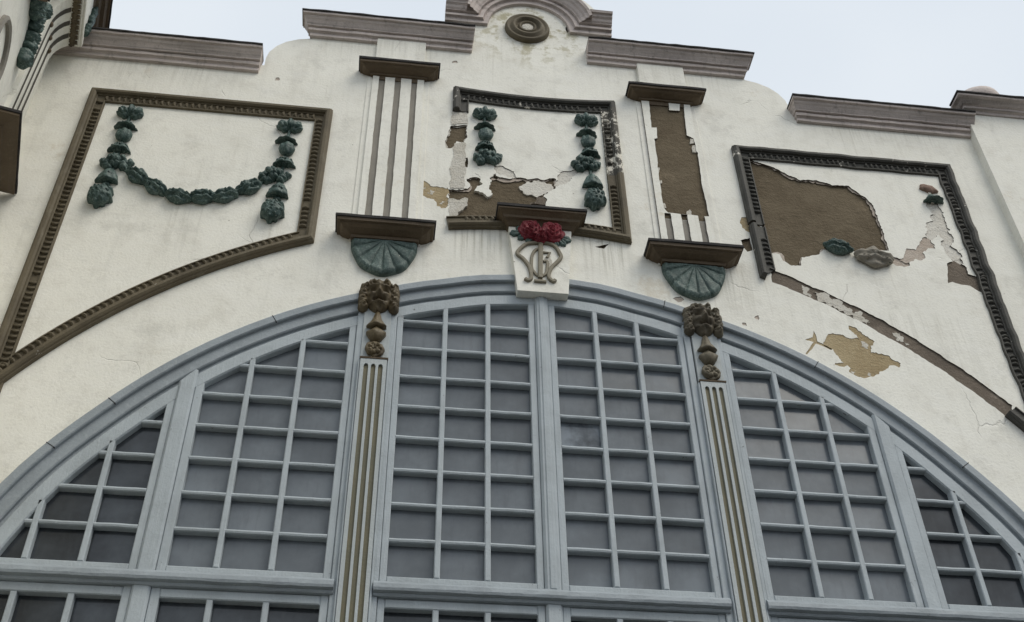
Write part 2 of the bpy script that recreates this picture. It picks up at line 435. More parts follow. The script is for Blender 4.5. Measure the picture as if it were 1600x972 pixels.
def relief(mb, cx, cz, w, h, fn, nx=44, nz=44, p0=0.0):
    """carved relief from a height function on u,v in -1..1; below zero there is nothing"""
    idx = {}; vs = []; fs = []
    H = [[fn(-1+2*i/nx, -1+2*j/nz) for i in range(nx+1)] for j in range(nz+1)]
    def vid(i, j):
        if (i, j) not in idx:
            idx[(i, j)] = len(vs)
            vs.append((cx + w*(-1+2*i/nx), p0 + max(H[j][i], -0.012), cz + h*(-1+2*j/nz)))
        return idx[(i, j)]
    for j in range(nz):
        for i in range(nx):
            if max(H[j][i], H[j][i+1], H[j+1][i], H[j+1][i+1]) > 0:
                fs.append((vid(i, j), vid(i+1, j), vid(i+1, j+1), vid(i, j+1)))
    mb.add(vs, fs)

def ribbon(mb, pts, w, p0, p1, closed=False):
    """flat raised stroke with square sides along a polyline in (a,z)"""
    P = [Vector(q) for q in pts]; n = len(P); vs = []; fs = []
    for i in range(n):
        d = (P[min(i+1, n-1)] - P[max(i-1, 0)]).normalized(); m = Vector((-d.y, d.x))*w/2
        a, b = P[i]+m, P[i]-m; c, e = P[i]+m*0.6, P[i]-m*0.6
        vs += [(a.x, p0, a.y), (a.x, p1-0.006, a.y), (c.x, p1, c.y), (e.x, p1, e.y), (b.x, p1-0.006, b.y), (b.x, p0, b.y)]
    for i in range(n-1):
        for t in range(5): fs.append((i*6+t, i*6+t+1, (i+1)*6+t+1, (i+1)*6+t))
    fs += [tuple(range(6)), tuple((n-1)*6+t for t in reversed(range(6)))]
    mb.add(vs, fs)

def smooth_line(pts, k=5):
    P = [Vector(q) for q in pts]; out = []
    for i in range(len(P)-1):
        a, b, c, d = P[max(i-1, 0)], P[i], P[i+1], P[min(i+2, len(P)-1)]
        for q in range(k):
            t = q/k
            out.append(tuple(0.5*((2*b) + (c-a)*t + (2*a-5*b+4*c-d)*t*t + (3*b-a-3*c+d)*t**3)))
    out.append(tuple(P[-1])); return out

def root(name, label, cat, loc=(0, 0, 0)):
    o = bpy.data.objects.new(name, None); COL.objects.link(o); o.location = loc
    o['label'] = label; o['category'] = cat; return o

# ------------------------------------------------------------------ outlines measured on the wall, in metres
PATCH = {
    'panel_right_loss': [(2.4,11.54),(2.63,11.48),(2.76,11.39),(2.96,11.28),(3.15,11.29),(3.32,11.23),(3.51,11.24),(3.63,11.12),(3.72,10.98),(3.74,10.72),(3.74,10.52),(3.73,10.25),(3.53,10.21),(3.29,10.18),(3.01,10.17),(2.91,10.07),(2.75,10.03),(2.71,9.9),(2.61,9.89),(2.52,9.95),(2.51,10.05),(2.42,10.06),(2.38,10.03)],
    'panel_center_loss': [(-0.75,10.8),(-0.68,10.84),(-0.59,10.83),(-0.5,10.86),(-0.47,10.94),(-0.42,10.9),(-0.32,10.88),(-0.26,10.9),(-0.22,10.93),(-0.11,10.91),(0.05,10.91),(0.19,10.94),(0.2,10.86),(0.18,10.8),(0.07,10.64),(0.09,10.5),(0.19,10.43),(-0.44,10.27),(-0.86,10.2),(-0.93,10.4),(-0.94,10.62),(-0.75,10.66)],
    'imprint_a': [(-0.46,11.07),(-0.38,11.08),(-0.3,11.03),(-0.23,11.0),(-0.23,10.91),(-0.32,10.89),(-0.4,10.92),(-0.45,10.98)],
    'imprint_b': [(0.21,11.01),(0.3,11.08),(0.43,11.12),(0.46,11.09),(0.37,10.96),(0.29,10.87),(0.21,10.79),(0.18,10.84)],
    'island_a': [(-0.64,11.02),(-0.54,11.08),(-0.46,11.01),(-0.5,10.87),(-0.51,10.58),(-0.68,10.63),(-0.61,10.73),(-0.6,10.82),(-0.65,10.9)],
    'island_b': [(-0.93,10.47),(-0.75,10.51),(-0.76,10.4),(-0.84,10.25),(-0.91,10.19)],
    'island_c': [(-0.17,10.75),(-0.11,10.85),(0.03,10.9),(0.15,10.85),(0.16,10.78),(0.08,10.68),(-0.05,10.65),(-0.14,10.68)],
    'island_d': [(-0.1,10.49),(-0.06,10.56),(0.04,10.61),(0.08,10.52)],
    'column_loss': [(-0.94,11.68),(-0.77,11.71),(-0.76,11.5),(-0.8,11.4),(-0.88,11.42),(-0.91,11.3),(-0.98,11.29),(-0.99,11.4),(-0.97,11.56)],
    'column_loss_b': [(-0.78,11.15),(-0.75,11.16),(-0.75,11.0),(-0.77,11.0)],
    'rough_a': [(-0.94,11.91),(-0.76,11.93),(-0.76,11.73),(-0.94,11.7)],
    'rough_b': [(-0.9,11.37),(-0.78,11.4),(-0.77,11.12),(-0.78,10.66),(-0.93,10.64),(-0.93,10.95),(-0.9,11.17)],
    'ochre_left': [(-1.24,10.72),(-1.18,10.71),(-1.14,10.65),(-0.94,10.66),(-0.93,10.36),(-1.01,10.33),(-1.05,10.36),(-1.09,10.45),(-1.15,10.49),(-1.25,10.51),(-1.23,10.62)],
    'ochre_right': [(2.74,8.87),(2.82,8.99),(2.93,8.99),(3.02,8.95),(3.12,8.94),(3.06,9.03),(3.05,9.08),(3.11,9.09),(3.18,9.0),(3.25,8.94),(3.24,8.87),(3.2,8.78),(3.32,8.77),(3.39,8.73),(3.47,8.66),(3.44,8.62),(3.35,8.62),(3.27,8.55),(3.12,8.48),(3.07,8.45),(2.99,8.46),(2.93,8.51),(2.92,8.57),(2.83,8.57),(2.77,8.58),(2.8,8.61),(2.89,8.62),(2.87,8.66),(2.82,8.73),(2.82,8.78),(2.74,8.82)],
    'ochre_crack': [(2.67,9.01),(2.68,8.95),(2.68,8.87),(2.81,8.79),(2.8,8.77),(2.66,8.84),(2.54,8.69),(2.53,8.7),(2.64,8.86),(2.56,8.88),(2.64,8.92)],
    'tail_loss': [(4.34,10.12),(4.44,10.17),(4.54,10.1),(4.54,9.98),(4.68,9.92),(4.66,9.71),(4.59,9.73),(4.51,9.81),(4.27,9.82)],
    'side_loss_a': [(2.19,10.56),(2.34,10.63),(2.36,10.41),(2.26,10.32),(2.17,10.41),(2.15,10.48)],
    'side_loss_b': [(2.11,10.23),(2.23,10.26),(2.22,10.06),(2.17,10.05),(2.12,10.12)],
    'chip': [(0.56,9.94),(0.63,9.97),(0.71,10.0),(0.65,9.92)],
    'crest_loss': [(0.42,14.15),(0.49,14.21),(0.53,14.11),(0.53,13.89),(0.46,13.67),(0.43,13.73),(0.45,13.96)],
    'pilaster_loss': [(1.35,12.42),(1.59,12.44),(1.57,12.27),(1.7,12.28),(1.72,12.43),(1.76,12.43),(1.73,11.84),(1.8,11.79),(1.81,11.57),(1.82,11.54),(1.8,11.08),(1.81,10.5),(1.68,10.5),(1.37,10.51),(1.33,10.58),(1.33,11.07),(1.34,11.47),(1.34,11.72),(1.38,11.74),(1.39,11.93),(1.33,11.92)],
    'pod0': [(3.01,10.17),(3.14,10.35),(3.24,10.34),(3.29,10.25),(3.28,10.13),(3.16,10.09),(3.07,10.11)],
}
GARLAND = {
    'left': [('fan', -4.32, 11.42), ('bell', -4.32, 11.22), ('bud', -4.31, 11.05), ('cap', -4.31, 10.85), ('cluster', -4.31, 10.64), ('skirt', -4.33, 10.41), ('ball', -4.34, 10.1), ('pod', -4.05, 10.44), ('pod', -3.85, 10.3), ('pod', -3.61, 10.19), ('pod', -3.38, 10.21), ('pod', -3.17, 10.26), ('pod', -2.95, 10.41), ('cluster', -2.74, 10.64), ('cap', -2.65, 10.84), ('bud', -2.65, 11.05), ('bell', -2.67, 11.21), ('fan', -2.66, 11.42), ('skirt', -2.66, 10.4), ('ball', -2.68, 10.08)],
    'center': [('fan', -0.57, 11.94), ('bell', -0.57, 11.74), ('bud', -0.56, 11.58), ('cap', -0.56, 11.38), ('cluster', -0.55, 11.22), ('fan', 0.58, 11.99), ('bell', 0.57, 11.78), ('bud', 0.58, 11.61), ('cap', 0.59, 11.43), ('cluster', 0.52, 11.25), ('skirt', 0.59, 10.95), ('ball', 0.59, 10.65)],
    'right': [('fan', 4.45, 11.32), ('bell', 4.45, 11.16), ('pod', 3.15, 10.23), ('pod', 3.52, 10.12), ('ghost', 3.98, 10.18), ('ghost', 4.18, 10.37), ('ghost', 4.32, 10.61), ('ghost', 4.44, 10.96), ('ghost', 4.45, 10.77), ('ghost', 4.44, 10.55), ('ghost', 4.45, 10.31)],
}
MONOGRAM = {
    'm_left': [(-0.181, 9.288), (-0.151, 9.268), (-0.122, 9.298), (-0.122, 9.367), (-0.142, 9.465), (-0.191, 9.553), (-0.24, 9.603), (-0.25, 9.642), (-0.201, 9.721), (-0.151, 9.77), (-0.083, 9.789), (-0.024, 9.799)],
    'm_right': [(-0.024, 9.799), (0.065, 9.799), (0.134, 9.76), (0.173, 9.671), (0.183, 9.612), (0.134, 9.534), (0.085, 9.465), (0.055, 9.377), (0.055, 9.318), (0.094, 9.278), (0.114, 9.298)],
    'g': [(0.006, 9.73), (-0.063, 9.701), (-0.102, 9.622), (-0.112, 9.534), (-0.112, 9.436), (-0.083, 9.377), (-0.043, 9.337), (0.006, 9.357), (0.035, 9.406), (0.045, 9.544), (0.006, 9.544)],
    'bar': [(-0.014, 9.789), (-0.033, 9.308)],
    'foot': [(-0.092, 9.268), (0.026, 9.268)],
    'bit': [(0.006, 9.671), (0.075, 9.671), (0.045, 9.603)],
}

# ------------------------------------------------------------------ ground
mb = MB(lambda a, p, z: Vector((a, p, z)))
mb.add([(-600, -600, 0), (600, -600, 0), (600, 600, 0), (-600, 600, 0)], [(0, 1, 2, 3)])
g_ = mb.build('street_ground', PAVING, fix=False); g_['kind'] = 'structure'

# ------------------------------------------------------------------ the hall
HALL = root('market_hall', 'cream plastered hall front with large blue arched window and crumbling ornaments', 'building')
AX, AZ = -0.015, 4.526                    # centre of the arch
RT = [(0, 4.915), (6, 4.90), (13, 4.858), (20, 4.828), (30, 4.832), (50, 4.832), (62, 4.865), (90, 4.88)]
def arch_r(deg):
    d = abs(deg)
    for (a, ra), (b, rb) in zip(RT, RT[1:]):
        if d <= b:
            t = (d-a)/(b-a); t = t*t*(3-2*t); return ra + (rb-ra)*t
    return RT[-1][1]
def arch_pts(off, n=96, d0=-90, d1=90):
    out = []
    for i in range(n+1):
        d = d0 + (d1-d0)*i/n; r = arch_r(d) + off
        out.append((AX + r*math.sin(rad(d)), AZ + r*math.cos(rad(d))))
    return out
def opening(off):
    a = arch_pts(off); return a + [(a[-1][0], 3.2), (a[0][0], 3.2)]
def arc(r, x0, x1, n=40):
    return [(x0 + (x1-x0)*i/n, AZ + math.sqrt(r*r - (x0+(x1-x0)*i/n)**2)) for i in range(n+1)]

crest = [(0.95*math.cos(rad(t)), 13.80 + 0.95*math.sin(rad(t))) for t in range(0, 181, 6)]
gable_r = [(2.60, 13.06), (2.75, 13.02), (2.88, 12.95), (2.98, 12.85), (3.05, 12.72), (3.07, 12.60), (3.07, 12.46)]
right_side = [(5.6, 0.0), (5.6, 12.46)] + gable_r[::-1] + [(2.60, 13.26), (0.98, 13.26)]
left_side = [(-x, z) for x, z in reversed(right_side)]
OUT = right_side + crest + left_side

# missing plaster down to the brown render
strip = [(x, z) for x, z in arc(5.63, 2.36, 4.38, 24)] + [(x, z) for x, z in reversed(arc(5.80, 2.38, 4.46, 24))]
deep = [ragged(PATCH['panel_right_loss'], 0.02, 0.02, 1), ragged(PATCH['panel_center_loss'], 0.034, 0.02, 2),
        ragged(PATCH['column_loss'], 0.02, 0.03, 3), ragged(PATCH['column_loss_b'], 0.01, 0.03, 4),
        ragged(PATCH['tail_loss'], 0.02, 0.03, 5), ragged(PATCH['side_loss_b'], 0.02, 0.03, 6),
        ragged(strip, 0.018, 0.03, 7), ragged(PATCH['chip'], 0.006, 0.02, 8), ragged(PATCH['crest_loss'], 0.015, 0.03, 9)]
thin = [ragged(PATCH['ochre_right'], 0.030, 0.016, 10), ragged(PATCH['ochre_crack'], 0.006, 0.02, 11),
        ragged(PATCH['ochre_left'], 0.034, 0.018, 12), ragged(PATCH['side_loss_a'], 0.02, 0.025, 13),
        ragged(PATCH['imprint_a'], 0.034, 0.016, 14), ragged(PATCH['imprint_b'], 0.034, 0.016, 15)]
ghosts = []
for i, (k, c, z) in enumerate(GARLAND['right']):     # scars of the fallen leaves
    if k != 'ghost': continue
    aa = {3.98: .45, 4.18: .85, 4.32: 1.2}.get(c, -1.0 - .04*i)
    pts = []
    for q in range(18):
        t = 2*math.pi*q/18; r_ = 1 - .22*abs(math.sin(t))*(1 if math.cos(t) < 0 else .4) + .12*math.sin(3*t + i)
        x_, y_ = .15*r_*math.cos(t), .092*r_*math.sin(t)
        pts.append((c + x_*math.cos(aa) - y_*math.sin(aa), z + x_*math.sin(aa) + y_*math.cos(aa)))
    ghosts.append(ragged(pts, .034, .015, i))
ghosts.append(ragged([(3.62, 10.05), (3.75, 10.16), (3.9, 10.14), (3.92, 10.04), (3.8, 10.02)], .03, .015, 90))
ghosts.append(ragged([(4.38, 10.28), (4.47, 10.32), (4.55, 10.12), (4.40, 10.10)], .03, .015, 91))
rs = random.Random(5)
for cx, cz, r in [(-2.9, 12.22, .034), (-0.92, 12.86, .05), (1.36, 9.30, .05), (2.12, 9.12, .04), (1.98, 9.02, .035)]:
    thin.append(ragged([(cx + r*rs.uniform(.5, 1.3)*math.cos(t*1.05), cz + r*rs.uniform(.4, 1.1)*math.sin(t*1.05)) for t in range(6)], 0.014, 0.015, cx))
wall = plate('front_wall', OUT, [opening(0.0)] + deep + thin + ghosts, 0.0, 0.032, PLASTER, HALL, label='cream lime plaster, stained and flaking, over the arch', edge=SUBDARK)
plate('masonry_core', [(x*0.999, z-0.004) for x, z in OUT], [opening(0.012)], -0.028, 0.5, SUBSTRATE, HALL, label='brown render laid bare where plaster has fallen')
for pts in thin[:4]:
    plate('undercoat_patch', [(x, z) for x, z in pts], [], -0.0045, 0.01, OCHRE, wall)
for i, pts in enumerate(ghosts):
    plate('leaf_scar', pts, [], -.006 - .0012*i, .006, PINKISH if i in (0, 1, 7) else PALEBED, wall)
for pts in thin[4:6]:
    plate('plaster_bed', pts, [], -0.009, 0.008, PALEBED, wall)
for pts in thin[6:]:
    plate('undercoat_patch', pts, [], -0.006, 0.01, PINKISH, wall)
plate('plaster_bed', ragged(PATCH['tail_loss'], 0.02, 0.03, 5), [], -0.014, 0.006, SUBDARK, wall)
plate('plaster_bed', ragged(strip, 0.018, 0.03, 7), [], -0.013, 0.006, SUBDARK, wall)
def rim(poly, grow, seed, amp):
    n = len(poly); ar = sum(poly[i][0]*poly[(i+1) % n][1] - poly[(i+1) % n][0]*poly[i][1] for i in range(n)); sg = 1 if ar > 0 else -1
    out = []
    for i in range(n):
        a, c_, b_ = Vector(poly[i-1]), Vector(poly[i]), Vector(poly[(i+1) % n]); d = b_ - a; d = d/max(d.length, 1e-6)
        nin = Vector((-d.y, d.x))*sg
        w = grow + amp*(max(0, noise.noise(Vector((c_.x*5, c_.y*5, seed))) + .12) + .4*noise.noise(Vector((c_.x*22, c_.y*22, seed))))
        out.append(tuple(c_ + nin*w))
    return out
for k, (pts, mt) in enumerate([(deep[0], PINKISH), (deep[1], PINKISH), (deep[2], ROUGHWHITE), (deep[4], ROUGHWHITE), (deep[6], PINKISH)]):
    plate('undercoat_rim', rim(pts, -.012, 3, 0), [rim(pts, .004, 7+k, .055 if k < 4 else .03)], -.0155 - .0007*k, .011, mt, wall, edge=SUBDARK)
for k, nm in enumerate(('island_a', 'island_b', 'island_c', 'island_d')):
    plate('plaster_remnant', ragged(PATCH[nm], 0.045, 0.016, 20+k), [], 0.004 if k != 2 else -0.012, 0.036, (PLASTER, ROUGHWHITE, PALEBED, SUBDARK)[k], wall)
for k, (x, z, q) in enumerate([(3.155, 8.86, .045), (2.95, 8.50, .03), (3.12, 8.50, .022), (-1.13, 10.56, .04), (-1.0, 10.42, .03), (-1.19, 10.62, .025)]):
    plate('plaster_remnant', ragged([(x-q, z-q*.6), (x+q*.6, z-q), (x+q, z+q*.5), (x-q*.2, z+q*1.1)], .03, .012, 60+k), [], -.003, .006, ROUGHWHITE, wall)
for k, nm in enumerate(('rough_a', 'rough_b')):
    plate('plaster_remnant', ragged(PATCH[nm], 0.02, 0.025, 30+k), [], 0.007, 0.012, ROUGHWHITE, wall)
for k, (x, w) in enumerate([(2.88, .10), (2.99, .12), (3.11, .11), (3.22, .08), (3.56, .07), (2.72, .05)]):
    zc = AZ + math.sqrt(5.70**2 - x*x)
    plate('plaster_remnant', ragged([(x-w, zc+.06+w*.4), (x+w*.2, zc+.075), (x+w, zc-.02-w*.5), (x+w*.3, zc-.07), (x-w*.7, zc-.02)], 0.055, .014, 40+k), [], -0.004 - .0016*k, 0.018, ROUGHWHITE, wall)

# ------------------------------------------------------------------ cornices
PROF = [(0.02, 0.0), (0.040, 0.001), (0.042, 0.048), (0.056, 0.054), (0.054, 0.060), (0.076, 0.062), (0.079, 0.104), (0.070, 0.107), (0.070, 0.117),
        (0.102, 0.119), (0.104, 0.132), (0.118, 0.150), (0.140, 0.176), (0.158, 0.190), (0.172, 0.212), (0.172, 0.219), (0.200, 0.221), (0.205, 0.250)]
def cornice(name, a0, a1, z0, rl, rr, label, parent=HALL, mp=wallmap, prof=PROF, seed=0, mat=STONE, p_off=0.0):
    m = MB((lambda a, p, z: mp(a, p + p_off, z)) if p_off else mp)
    ledge_mesh(m, a0, a1, z0, prof, rl, rr, 0.06, 0.005, seed)
    o = m.build(name, mat, parent, label=label)
    P, H = prof[-1]
    m = MB((lambda a, p, z: mp(a, p + p_off, z)) if p_off else mp)
    ledge_mesh(m, a0, a1, z0+H-0.001, [(P+0.004, 0), (P+0.016, 0.004), (P+0.016, 0.024), (P-0.05, 0.028)], rl, rr, 0.08, 0.006, seed+3)
    m.build('flashing', LEAD, o)
    return o
cornice('cornice', -5.55, -3.12, 12.30, 0, 0.12, 'weathered grey stone cornice beside the left wing', seed=1)
cornice('cornice', -2.60, -0.73, 13.07, 0.62, 0.12, 'weathered grey stone cornice left of the round medallion', seed=2)
cornice('cornice', 0.66, 2.57, 13.07, 0.0, 0.62, 'weathered grey stone cornice right of the round medallion', seed=3)
cornice('cornice', 3.13, 5.30, 12.30, 0.40, 0, 'weathered grey stone cornice beside the right pier', seed=4)
# crest arch: the cornice runs in from both sides and up over the medallion
m = MB()
cc = [(-0.03 + 0.50*math.cos(rad(t)), 13.68 + 0.50*math.sin(rad(t))) for t in range(172, 7, -6)]
pth = [(-1.06, 13.66), (-0.80, 13.66), (-0.54, 13.66)] + cc + [(0.48, 13.66), (0.74, 13.66), (1.0, 13.66)]
sweep(m, pth, [(0, -.02)] + [(-dz*1.12, p + .004*math.sin(i*3)) for i, (p, dz) in enumerate(PROF)] + [(-.29, -.02)])
m.build('crest_arch', STONE, HALL, label='rounded stone arch moulding crowning the gable')
m = MB(); mx, mz = -0.05, 13.66
prof = [(.275, -.01), (.275, .03), (.262, .05), (.24, .055), (.225, .04), (.205, .045), (.185, .068), (.16, .07), (.145, .045), (.125, .03), (.115, .035), (.105, .052), (.09, .055), (.078, .035), (.05, .032), (.0, .04)]
vs = []; fs = []; NU = 48
for r, p in prof:
    for i in range(NU): vs.append((mx + r*math.cos(2*math.pi*i/NU), p*1.25, mz + r*math.sin(2*math.pi*i/NU)))
for t in range(len(prof)-1):
    for i in range(NU): fs.append((t*NU+i, t*NU+(i+1) % NU, (t+1)*NU+(i+1) % NU, (t+1)*NU+i))
m.add(vs, fs)
med = m.build('medallion', BROWNGREY, HALL, smooth=True, label='round ringed brown medallion at the top of the gable')
m = MB(); dome(m, mx, mz, .075, .075, .012, seed=4, p0=.045, nu=18, nv=5); m.build('boss', ROUGHWHITE, med, smooth=True)

# right pier with cornice and finial
m = MB(); m.box(5.25, 13.0, -0.3, 0.11, 0, 12.72)
m.build('pier', PLASTER, HALL, label='plain cream pier at the right end')
o = cornice('pier_cornice', 5.27, 13.0, 12.64, 0.85, 0, 'grey stone cornice on the right pier', seed=8, p_off=0.11,
        prof=[(0.02, 0), (0.03, 0.03), (0.065, 0.04), (0.07, 0.07), (0.10, 0.08), (0.14, 0.11), (0.185, 0.125), (0.19, 0.15)])
m = MB(lambda a, p, z: Vector((a, p, z)))
vs = []; fs = []; pr = [(.24, 12.75), (.24, 12.86), (.21, 12.88), (.21, 12.92), (.29, 12.99), (.315, 13.08), (.30, 13.16), (.24, 13.23), (.14, 13.28), (0.0, 13.30)]
for r, z in pr:
    for i in range(28): vs.append((5.62 + r*math.cos(2*math.pi*i/28), 0.12 + r*math.sin(2*math.pi*i/28), z))
for t in range(len(pr)-1):
    for i in range(28): fs.append((t*28+i, t*28+(i+1) % 28, (t+1)*28+(i+1) % 28, (t+1)*28+i))
m.add(vs, fs); m.build('finial', STONE, HALL, smooth=True, label='rounded stone finial on top of the right pier')

# ------------------------------------------------------------------ upper pilasters
CAPP = [(0.028, -0.035), (0.036, 0.016), (0.056, 0.017), (0.060, 0.040), (0.078, 0.043), (0.132, 0.060), (0.152, 0.076), (0.156, 0.084), (0.180, 0.085), (0.184, 0.112)]
BASEP = [(0.046, -0.05), (0.054, 0.018), (0.078, 0.019), (0.084, 0.050), (0.104, 0.053), (0.160, 0.074), (0.188, 0.096), (0.192, 0.106), (0.220, 0.107), (0.226, 0.138)]
def ledge(name, c, hw, z0, prof, parent, mp=wallmap, mat=LEDGE, rl=1, rr=1, seed=0, p_off=0.0):
    f = (lambda a, p, z: mp(a, p + p_off, z)) if p_off else mp
    m = MB(f); ledge_mesh(m, c-hw, c+hw, z0, prof, rl, rr, 0.06, 0.004, seed)
    o = m.build(name, mat, parent)
    P, H = prof[-1]; m = MB(f)
    ledge_mesh(m, c-hw, c+hw, z0+H-0.001, [(P+0.002, 0), (P+0.014, 0.003), (P+0.014, 0.034), (P-0.08, 0.04)], rl, rr, 0.06, 0.004, seed+1)
    m.build(name + '_flashing', LEAD, parent)
    return o
def shell(c, z, parent, mat=GREEN, seed=0):
    m = MB(); vs = []; fs = []; NA, NR = 96, 22
    for j in range(NR+2):
        r = min(1.0, j/NR)
        for i in range(NA+1):
            an = -math.pi/2 + math.pi*i/NA
            k = abs(math.sin(an*7)); groove = max(0.0, 1 - k*3.2)*min(1, max(0, r-.08)*3)
            hgt = 0.062*math.sqrt(max(0, 1-r*r*.93))**0.8 + 0.016 + 0.016*math.exp(-((r-0.90)/0.05)**2) - .020*groove + .010*k*r
            hgt += 0.007*noise.noise(Vector((math.sin(an)*r*6+seed, math.cos(an)*r*6, 1)))
            if j == NR+1: hgt = -.012
            sc_ = 1 + .012*math.cos(an*9)
            vs.append((c + .322*r*math.sin(an)*sc_, hgt, z - .425*r*math.cos(an)*sc_))
    for j in range(NR+1):
        for i in range(NA): fs.append((j*(NA+1)+i, j*(NA+1)+i+1, (j+1)*(NA+1)+i+1, (j+1)*(NA+1)+i))
    m.add(vs, fs)
    return m.build('shell', mat, parent, smooth=True)
def pilaster(c, broken, label):
    x0, x1 = c-0.29, c+0.29
    fl = [(c-0.185, 0.035), (c-0.005, 0.035), (c+0.18, 0.033)]
    if not broken:
        holes = [ragged([(a-w, 9.80), (a+w, 9.80), (a+w, 12.46), (a-w, 12.46)], .0035, .05, a) for a, w in fl]
    else:
        holes = [ragged([(a-w, 9.80), (a+w, 9.80), (a+w, 10.50), (a-w, 10.50)], .006, .05, a) for a, w in fl]
        holes.append(ragged(PATCH['pilaster_loss'], .008, .04, 77))
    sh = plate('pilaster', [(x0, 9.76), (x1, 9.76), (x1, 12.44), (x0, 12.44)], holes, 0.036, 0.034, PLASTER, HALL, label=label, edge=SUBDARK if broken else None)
    if broken:
        plate('bare_render', [(x0+.02, 10.44), (x1-.004, 10.44), (x1-.004, 12.43), (x0+.02, 12.43)], [], 0.014, 0.01, SUBSTRATE, sh, label='bare brown render where the fluted plaster fell off')
        for a, w in fl: 
            m = MB(); m.box(a-w-.01, a+w+.01, 0.003, 0.017, 9.78, 10.43); m.build('flute', GREYFLUTE, sh)
        for k, (a, b, q) in enumerate([(1.335, 11.2, .022), (1.80, 11.62, .035), (1.78, 11.75, .025), (1.335, 10.62, .02), (1.60, 10.52, .03), (1.345, 11.0, .014)]):
            plate('plaster_remnant', ragged([(a-q, b-q*2), (a+q, b-q*1.6), (a+q*.7, b+q*2), (a-q*.8, b+q*1.4)], .02, .02, k), [], 0.03, 0.016, ROUGHWHITE, sh)
    else:
        for a, w in fl:
            m = MB(); m.box(a-w-.008, a+w+.008, 0.003, 0.016, 9.78, 12.45); m.build('flute', GREYFLUTE, sh)
    # wider backing strip and neck block
    m = MB(); m.box(c-0.285, c+0.285, -0.01, 0.05, 12.50, 13.20, 0.006); m.build('neck_block', PLASTER, sh)
    m = MB(); m.box(c-0.35, c+0.35, -0.01, 0.012, 9.74, 12.42, 0.004); m.build('backing_strip', PLASTER, sh)
    ledge('capital', c, 0.262, 12.395, CAPP, sh, seed=c)
    ledge('base_ledge', c, 0.250, 9.715, BASEP, sh, seed=c+3)
    shell(c, 9.72, sh, GREENGREY, seed=c)
    return sh
pilaster(-1.555, False, 'white fluted pilaster with grey flutes, whole, left of the middle panel')
pilaster(1.545, True, 'broken fluted pilaster, its plaster fallen to brown render, right of the middle panel')

# ------------------------------------------------------------------ panel frames
FP = [(0, -.01), (0, .040), (.010, .046), (.014, .064), (.030, .078), (.058, .076), (.074, .060), (.078, .036), (.090, .032), (.093, .018), (.162, .014), (.166, .030), (.178, .028), (.182, -.01)]
def beads(path, mat, parent, s0=.094, s1=.162, pitch=.064, seed=0, drop=0.04):
    mb_ = MB(); r_ = random.Random(seed)
    P = [Vector(q) for q in path]
    for a, b in zip(P, P[1:]):
        pass
    L = [0]
    for a, b in zip(P, P[1:]): L.append(L[-1] + (b-a).length)
    n = int(L[-1]/pitch); i = 0
    for k in range(1, n):
        t = k*L[-1]/n
        while L[i+1] < t: i += 1
        d = (P[i+1]-P[i]).normalized(); nn = Vector((d.y, -d.x)); c = P[i] + d*(t - L[i])
        if t < s1 + .02 or t > L[-1] - s1 - .02: continue
        if r_.random() < drop: continue
        hw = pitch*0.33; N = 7; vs = []; fs = []; h = .025 + r_.uniform(-.004, .003); sk = .008*(1 if seed % 2 else -1)
        for q in range(N+1):                       # a curled leaf: bowed rib, steep on one flank
            t_ = q/N; ss = s0 + (s1-s0)*t_; bow = sk*math.sin(t_*math.pi) ; hh = h*(.55 + .45*math.sin(t_*math.pi))
            cpt = c + nn*ss + d*bow; ww = hw*(.62 + .38*math.sin(t_*math.pi))
            for (o_, k_) in ((-ww, 0), (-ww*.55, .85), (0, 1.0), (ww*.5, .75), (ww, 0)):
                v_ = cpt + d*o_; vs.append((v_.x, .019 + hh*k_, v_.y))
        for q in range(N):
            for o_ in range(4): fs.append((q*5+o_, q*5+o_+1, (q+1)*5+o_+1, (q+1)*5+o_))
        fs += [(0, 1, 2, 3, 4), (N*5+4, N*5+3, N*5+2, N*5+1, N*5)]
        mb_.add(vs, fs)
    if mb_.f: mb_.build('bead_ornament', mat, parent, kind='stuff')
def ragpath(p, amp, seed, step=.06):
    out = []
    for a, b in zip(p, p[1:]):
        a = Vector(a); b = Vector(b); k = max(1, int((b-a).length/step))
        for q in range(k):
            c = a + (b-a)*q/k
            w = noise.noise(Vector((c.x*6, c.y*6, seed)))*amp
            out.append((c.x + (w if q else 0), c.y + (w if q else 0)))
    out.append(tuple(p[-1])); return out
# each frame is swept as one mitred run where whole, else as its surviving lengths
def frame_run(runs, label):
    first = None
    for i, (p, mt) in enumerate(runs):
        m = MB(); sweep(m, p, FP)
        if first is None: first = m.build('panel_frame', mt, HALL, label=label)
        else: m.build('frame_length', mt, first)
        # ornament, side by side between sharp corners
        seg = [p[0]]
        for a, b, c in zip(p, p[1:], p[2:] + [None]):
            seg.append(b)
            if c is None: beads(seg, mt, first, seed=i); break
            d1 = (Vector(b)-Vector(a)).normalized(); d2 = (Vector(c)-Vector(b)).normalized()
            if d1.dot(d2) < 0.8: beads(seg, mt, first, seed=i); seg = [b]
    return first
r0 = 5.615
la = arc(r0, -4.795, -2.235, 30)
